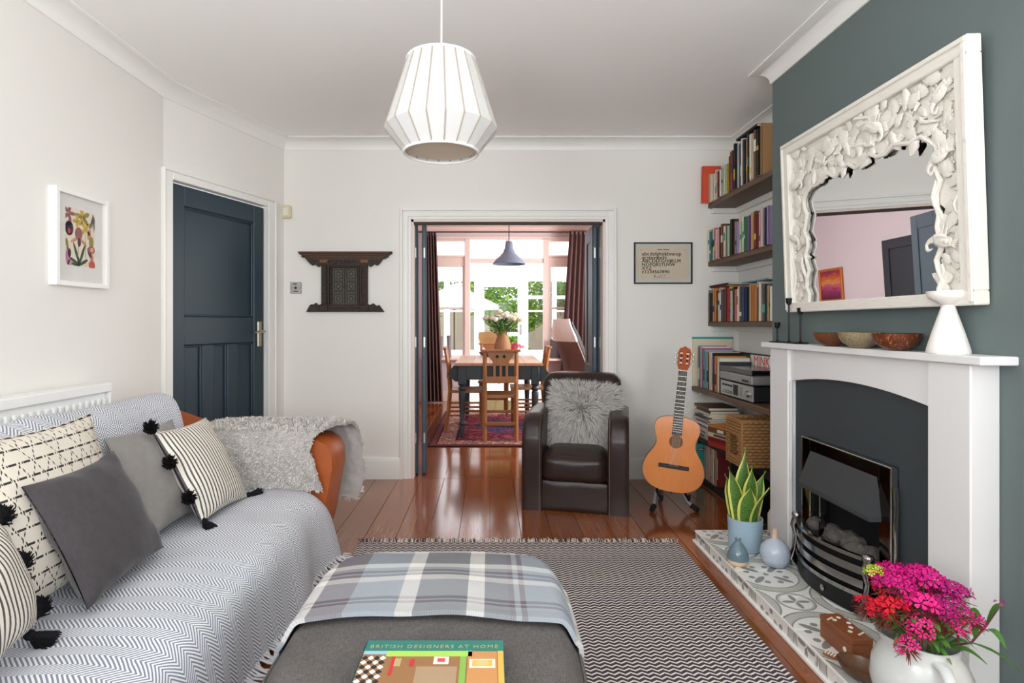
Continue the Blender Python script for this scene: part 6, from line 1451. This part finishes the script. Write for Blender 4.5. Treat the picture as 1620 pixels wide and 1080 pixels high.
for k in range(130):
    a = rr.uniform(0, 2 * pi); r = rr.uniform(.02, .13); z = rr.uniform(.0, .15); L_ = rr.uniform(.05, .09)
    leafstrip(MB(), (r * cos(a), r * sin(a) * .8, z), ((r + L_) * cos(a + .3), (r + L_) * sin(a + .3) * .8, z + rr.uniform(-.03, .05)), .018, .01).build('leaf', LEAFG, rs, smooth=60, recalc=False)
pv = thing('pink_flower_pot', 'small glass of bright pink flowers beside the vase on the dining table', 'flowers', (.285, 6.60, TZ))
MB().lathe([(0, 0), (.035, 0), (.04, .07), (.037, .07), (.033, .006), (0, .006)], 18).build('glass', GLZ('pale_glass_pot', (206, 212, 206), .1), pv)
for k, (x, y, z, r_) in enumerate(((-.04, 0, .11, .045), (.02, -.02, .135, .05), (.07, .01, .12, .045), (.0, .04, .15, .04), (-.01, -.05, .10, .04))):
    o = head(14, r_, 40 + k).build('flower_head', PM[1] if k % 2 else petal_mat('rose_red_petal', (226, 44, 84)), pv, smooth=0, recalc=False); o.location = (x, y, z); MB().tube([(0, 0, .02), (x, y, z)], .003, 5).build('stem', STEMG, pv)
dsh = thing('dark_dish', 'stacked dark dish on the far part of the dining table', 'dish', (-.03, 6.95, TZ))
MB().lathe([(0, 0), (.05, 0), (.10, .04), (.105, .055), (.10, .055), (.05, .012), (0, .01)], 28).build('dish_body', GLZ('dark_grey_glaze', (70, 70, 72), .25), dsh, smooth=60)

# pendant over the table
p2 = thing('dining_pendant', 'blue grey enamel pendant lamp hanging over the dining table', 'pendant lamp', (.235, 7.0, 1.915))
ENA = flat('blue_grey_enamel', C(112, 126, 150), .35, .45, var=.03)
MB().lathe([(.205, 0), (.203, .006), (.165, .055), (.115, .10), (.075, .145), (.06, .185), (.052, .20), (.045, .275), (.025, .285), (.012, .29), (.010, .285), (.04, .27), (.05, .19), (.07, .14), (.11, .095), (.16, .05), (.2, 0)], 40, cap=False).build('shade', ENA, p2, smooth=60)
MB().tube([(0, 0, .28), (0, 0, DCZ - 1.915)], .006, 6).build('cord', BLACKM, p2); MB().lathe([(.05, DCZ - 1.94), (.05, DCZ - 1.915)], 18).build('ceiling_rose', MATS['white_lamp_holder'], p2)
MB().lathe([(0, .06), (.02, .065), (.032, .09), (.025, .12), (.015, .16)], 14).build('bulb', flat('frosted_bulb', C(240, 238, 232), .4), p2, smooth=60)

# curtains
CURT = flat('brown_mauve_curtain', C(112, 88, 86), .9, .12, var=.12, scale=9)
def curtain(label, x0t, x1t, x0b, x1b, yc, n):
    c = thing('curtain', label, 'curtain', ((x0t + x1t) / 2, yc, 0), group='brown curtains at the garden window'); ox = (x0t + x1t) / 2
    def fn(a, b):
        k = 1 - b; x = (x0t + (x1t - x0t) * a) * (1 - k) + (x0b + (x1b - x0b) * a) * k - ox
        amp = .035 + .02 * k; return (x, amp * sin(a * n * 2 * pi + .6 * sin(b * 3)) + .01 * nz(a * 5, b * 2), .015 + 2.545 * b)
    MB().surf(fn, 160, 20).build('cloth', CURT, c, smooth=70, recalc=False, solid=.004)
    for k in range(n): MB().tube([((x0t + (x1t - x0t) * (k + .5) / n) - ox, .026 * cos(q * pi / 6), 2.525 + .026 * sin(q * pi / 6)) for q in range(13)], .006, 6, cap=False).build('eyelet', STEEL, c)
    return c
curtain('brown curtain at the left of the garden window', -.985, -.80, -.98, -.70, 8.52, 5)
curtain('brown curtain at the right of the garden window behind the office chair', 1.18, 1.60, 1.02, 1.62, 8.40, 7)
cr = thing('curtain_rod', 'dark metal curtain rod above the garden window', 'curtain rod', (0.2, 8.50, 2.555))
MB().tube([(-1.35, 0, 0), (1.55, 0, 0)], .010, 10).build('rod', flat('dark_bronze', C(70, 48, 42), .4, .4, .5), cr)
for x in (-1.38, 1.58): MB().ell((x, 0, 0), (.022, .022, .022), 12, 8).build('finial', MATS['dark_bronze'], cr)
for x in (-1.30, 1.50): MB().box(x - .008, x + .008, 0, .17, -.008, .008).build('bracket', MATS['dark_bronze'], cr)

# office chair on the right
ocx = thing('office_chair', 'white and brown high-backed office chair at the right of the dining room', 'office chair', (1.20, 6.85, 0), (0, 0, -pi / 2 + .50))
def obk(a, b):                                                # backrest, sitter faces +y
    x = (-.22 + .44 * a) * (1 - .35 * smooth(.7, 1, b)); z = .50 + .74 * b; y = -.24 - .20 * b + .05 * (2 * a - 1) ** 2 + .03 * sin(b * 6); return (x, y, z)
MB().surf(lambda a, b: obk(a, b * .66), 12, 14).build('back_shell', flat('brown_mesh', C(120, 92, 86), .7), ocx, smooth=60, recalc=False, solid=-.02)
MB().surf(lambda a, b: obk(a, .66 + b * .34), 12, 8).build('headrest_shell', flat('white_shell', C(236, 226, 222), .4), ocx, smooth=60, recalc=False, solid=-.03)
MB().surf(lambda a, b: (obk(a, .1 + b * .86)[0] * .86, obk(a, .1 + b * .86)[1] + .035, obk(a, .1 + b * .86)[2]), 10, 16).build('back_pad', flat('black_mesh', C(38, 37, 40), .8), ocx, smooth=60, recalc=False, solid=.06)
MB().box(-.24, .24, -.22, .24, .43, .50, .03).build('seat', MATS['black_mesh'], ocx)
for s in (-1, 1): MB().tube([(s * .25, -.1, .45), (s * .28, -.08, .66), (s * .27, .1, .67)], .016, 8).build('armrest', MATS['white_shell'], ocx)
MB().tube([(0, 0, .09), (0, 0, .43)], .03, 12).build('gas_column', BLACKM, ocx)
for k in range(5):
    a = k * 2 * pi / 5; lg = MB().tube([(0, 0, .11), (.30 * cos(a), .30 * sin(a), .075)], [.03, .016], 8).build('base_arm', BLACKM, ocx); MB().ell((.30 * cos(a), .30 * sin(a), .032), (.03, .02, .032), 10, 8).build('castor', RUB, lg)

# window sill things, chest, painting
sb = thing('storage_box', 'dark square box on the window board beside the right curtain', 'box', (1.035, 8.56, .666)); MB().box(-.125, .125, -.06, .06, 0, .26, .006).build('box_body', flat('dark_box_board', C(84, 74, 76), .6, .3, var=.08), sb); MB().box(-.127, .127, -.062, .062, .262, .285, .004).build('lid', MATS['dark_box_board'], sb)
for x, h, lab in ((-.745, .33, 'taller grey pillar vase on the left window board'), (-.62, .34, 'slim grey pillar vase nearer the table on the left window board')):
    q = thing('pillar_vase', lab, 'vase', (x, 8.64, .666)); MB().lathe([(0, 0), (.034, 0), (.036, .01), (.030, h * .5), (.034, h - .01), (.036, h), (.03, h), (.026, h * .5), (0, .02)], 18).build('body', GLZ('grey_pillar_glaze', (132, 128, 130), .4), q, smooth=50)
chs = thing('chest_of_drawers', 'red painted chest of drawers in the corner of the dining room', 'chest of drawers', (-1.50, 7.84, 0)); RED = flat('red_lacquer', C(150, 46, 38), .4, .4, var=.12, scale=10)
MB().box(-.44, .44, -.22, .22, .06, .93, .004).build('carcass', RED, chs); MB().box(-.455, .455, -.235, .225, .93, .955, .004).build('top', RED, chs)
for k in range(5):
    dw = MB().box(-.42, .42, -.236, -.22, .085 + k * .168, .24 + k * .168, .004).build('drawer', RED, chs)
    for x in (-.25, .25): MB().lathe([(.006, 0), (.014, .012), (.010, .02), (0, .021)], 10).build('knob', BRASS, dw).matrix_local = Matrix.Translation((x, -.236, .165 + k * .168)) @ Matrix.Rotation(pi / 2, 4, 'X')
for x in (-.4, .4):
    for y in (-.18, .18): MB().lathe([(.015, 0), (.025, .06)], 10, (x, y, 0)).build('foot', RED, chs)
pa = thing('sunset_painting', 'small gilt framed painting of a purple and orange sunset on the pink wall', 'painting', (DL, 8.32, 1.28), (0, 0, pi / 2))
GILT = flat('orange_gilt', C(190, 110, 50), .4, .4, .3, var=.1)
for nm, a in (('frame_side', (-.28, -.245, 0, .48)), ('frame_side', (.245, .28, 0, .48)), ('frame_rail', (-.245, .245, 0, .035)), ('frame_rail', (-.245, .245, .445, .48))): MB().box(a[0], a[1], -.03, 0, a[2], a[3], .004).build(nm, GILT, pa)
g = G('sunset_paint', .6, .3); x, y, z = g.co(); n = g.noise(7, 5, .6, g.scaled(g.vec, 1, 1, 3), 1.0); g.color(g.ramp((z - .05) * 2.3 + (n - .5) * .5, [(0, C(96, 36, 66)), (.25, C(150, 50, 96)), (.42, C(190, 90, 110)), (.5, C(208, 150, 80)), (.62, C(210, 110, 52)), (.8, C(160, 56, 66)), (1, C(120, 44, 70))]))
MB().box(-.247, .247, -.014, -.002, .033, .447).build('canvas', g.m, pa, smooth=0)

# ---------------------------------------------------------------- garden things
def tree(label, loc, rx, rz_, n, cols, th_=1.2, name='garden_tree', seed=1, leaf=.09):
    t = thing(name, label, 'tree', loc, group='trees beyond the conservatory'); rr = random.Random(seed)
    MB().tube([(0, 0, -.1), (.05, .02, th_ * .6), (-.03, 0, th_ + .3)], [.11, .08, .05], 10).build('trunk', flat('bark', C(98, 80, 62), .9, .1, var=.2), t)
    for k in range(6): a = k * 1.05; MB().tube([(0, 0, th_ * .7 + .05 * k), (rx * .5 * cos(a), rx * .5 * sin(a), th_ + rz_ * .6 + .1 * k)], [.04, .012], 6).build('branch', MATS['bark'], t)
    for gi in range(2):
        m = MB(); vs, fs = [], []
        for k in range(n // 2):
            d = Vector((rr.gauss(0, 1), rr.gauss(0, 1), rr.gauss(0, 1))).normalized() * rr.uniform(.55, 1.0) ** .5
            lump = 1 + .18 * mnoise.noise(d * 3 + Vector((seed, 0, 0))); c0 = Vector((d.x * rx * lump, d.y * rx * lump, th_ + rz_ + d.z * rz_ * lump))
            q = Vector((rr.gauss(0, 1), rr.gauss(0, 1), rr.gauss(0, .6))).normalized(); s_ = q.cross(Vector((rr.gauss(0, 1), rr.gauss(0, 1), rr.gauss(0, 1)))).normalized(); L_ = leaf * rr.uniform(.7, 1.3); b = len(vs)
            vs += [tuple(c0 - q * L_), tuple(c0 + s_ * L_ * .45), tuple(c0 + q * L_), tuple(c0 - s_ * L_ * .45)]; fs.append((b, b + 1, b + 2, b + 3))
        m._add(vs, fs); stuff(m.build('foliage', flat('tree_leaf_%d_%d_%d' % cols[gi], C(*cols[gi]), .5, .3, var=.3, scale=2), t, smooth=0, recalc=False))
    return t
tree('broad bright green tree seen through the conservatory door', (.85, 19.3, -.1), 1.75, 1.45, 9000, ((150, 190, 70), (110, 160, 56)), 1.0, seed=2)
tree('pale green tree beyond the right conservatory windows', (5.2, 22.0, -.1), 1.6, 1.5, 6000, ((140, 176, 84), (96, 140, 60)), 1.2, seed=5)
tree('green tree behind the garden parasol at the left', (-3.2, 21, -.1), 1.9, 1.6, 6000, ((128, 170, 78), (92, 138, 58)), 1.1, seed=8)
tree('low leafy shrub outside the conservatory door', (.55, 15.2, -.1), .55, .45, 2600, ((132, 178, 66), (90, 140, 52)), .1, 'garden_shrub', 11, .06)
um = thing('garden_parasol', 'large white garden parasol standing outside the conservatory', 'parasol', (-1.0, 16, -.1)); UMB = flat('white_parasol_cloth', C(240, 240, 242), .8, .1, var=.02)
for k in range(8):
    a0, a1 = k * pi / 4, (k + 1) * pi / 4; MB()._add([(0, 0, 2.42), (1.25 * cos(a0), 1.25 * sin(a0), 1.80), (1.25 * cos(a1), 1.25 * sin(a1), 1.80), (1.25 * cos(a0), 1.25 * sin(a0), 1.68), (1.25 * cos(a1), 1.25 * sin(a1), 1.68)], [(0, 1, 2), (1, 3, 4, 2)]).build('canopy_panel', UMB, um, smooth=0, recalc=False, solid=.006)
    MB().tube([(0, 0, 2.38), (1.22 * cos(a0), 1.22 * sin(a0), 1.78)], .012, 5).build('rib', MATS['bark'], um)
MB().tube([(0, 0, 0), (0, 0, 2.45)], .025, 10).build('pole', MATS['bark'], um); MB().lathe([(.3, 0), (.28, .06), (.05, .1)], 20).build('base', BLACKM, um)
pb = thing('planter', 'brown woven planter on a stand in the conservatory', 'planter', (-.02, 11.2, 0)); MB().lathe([(.08, .70), (.17, .78), (.21, .90), (.20, 1.02), (.18, 1.02), (.17, .9), (0, .85)], 22).build('bowl', WICK, pb, smooth=50)
for a in (0, 2.1, 4.2): MB().tube([(.2 * cos(a), .2 * sin(a), 0), (.08 * cos(a), .08 * sin(a), .74)], .014, 6).build('leg', MATS['bark'], pb)
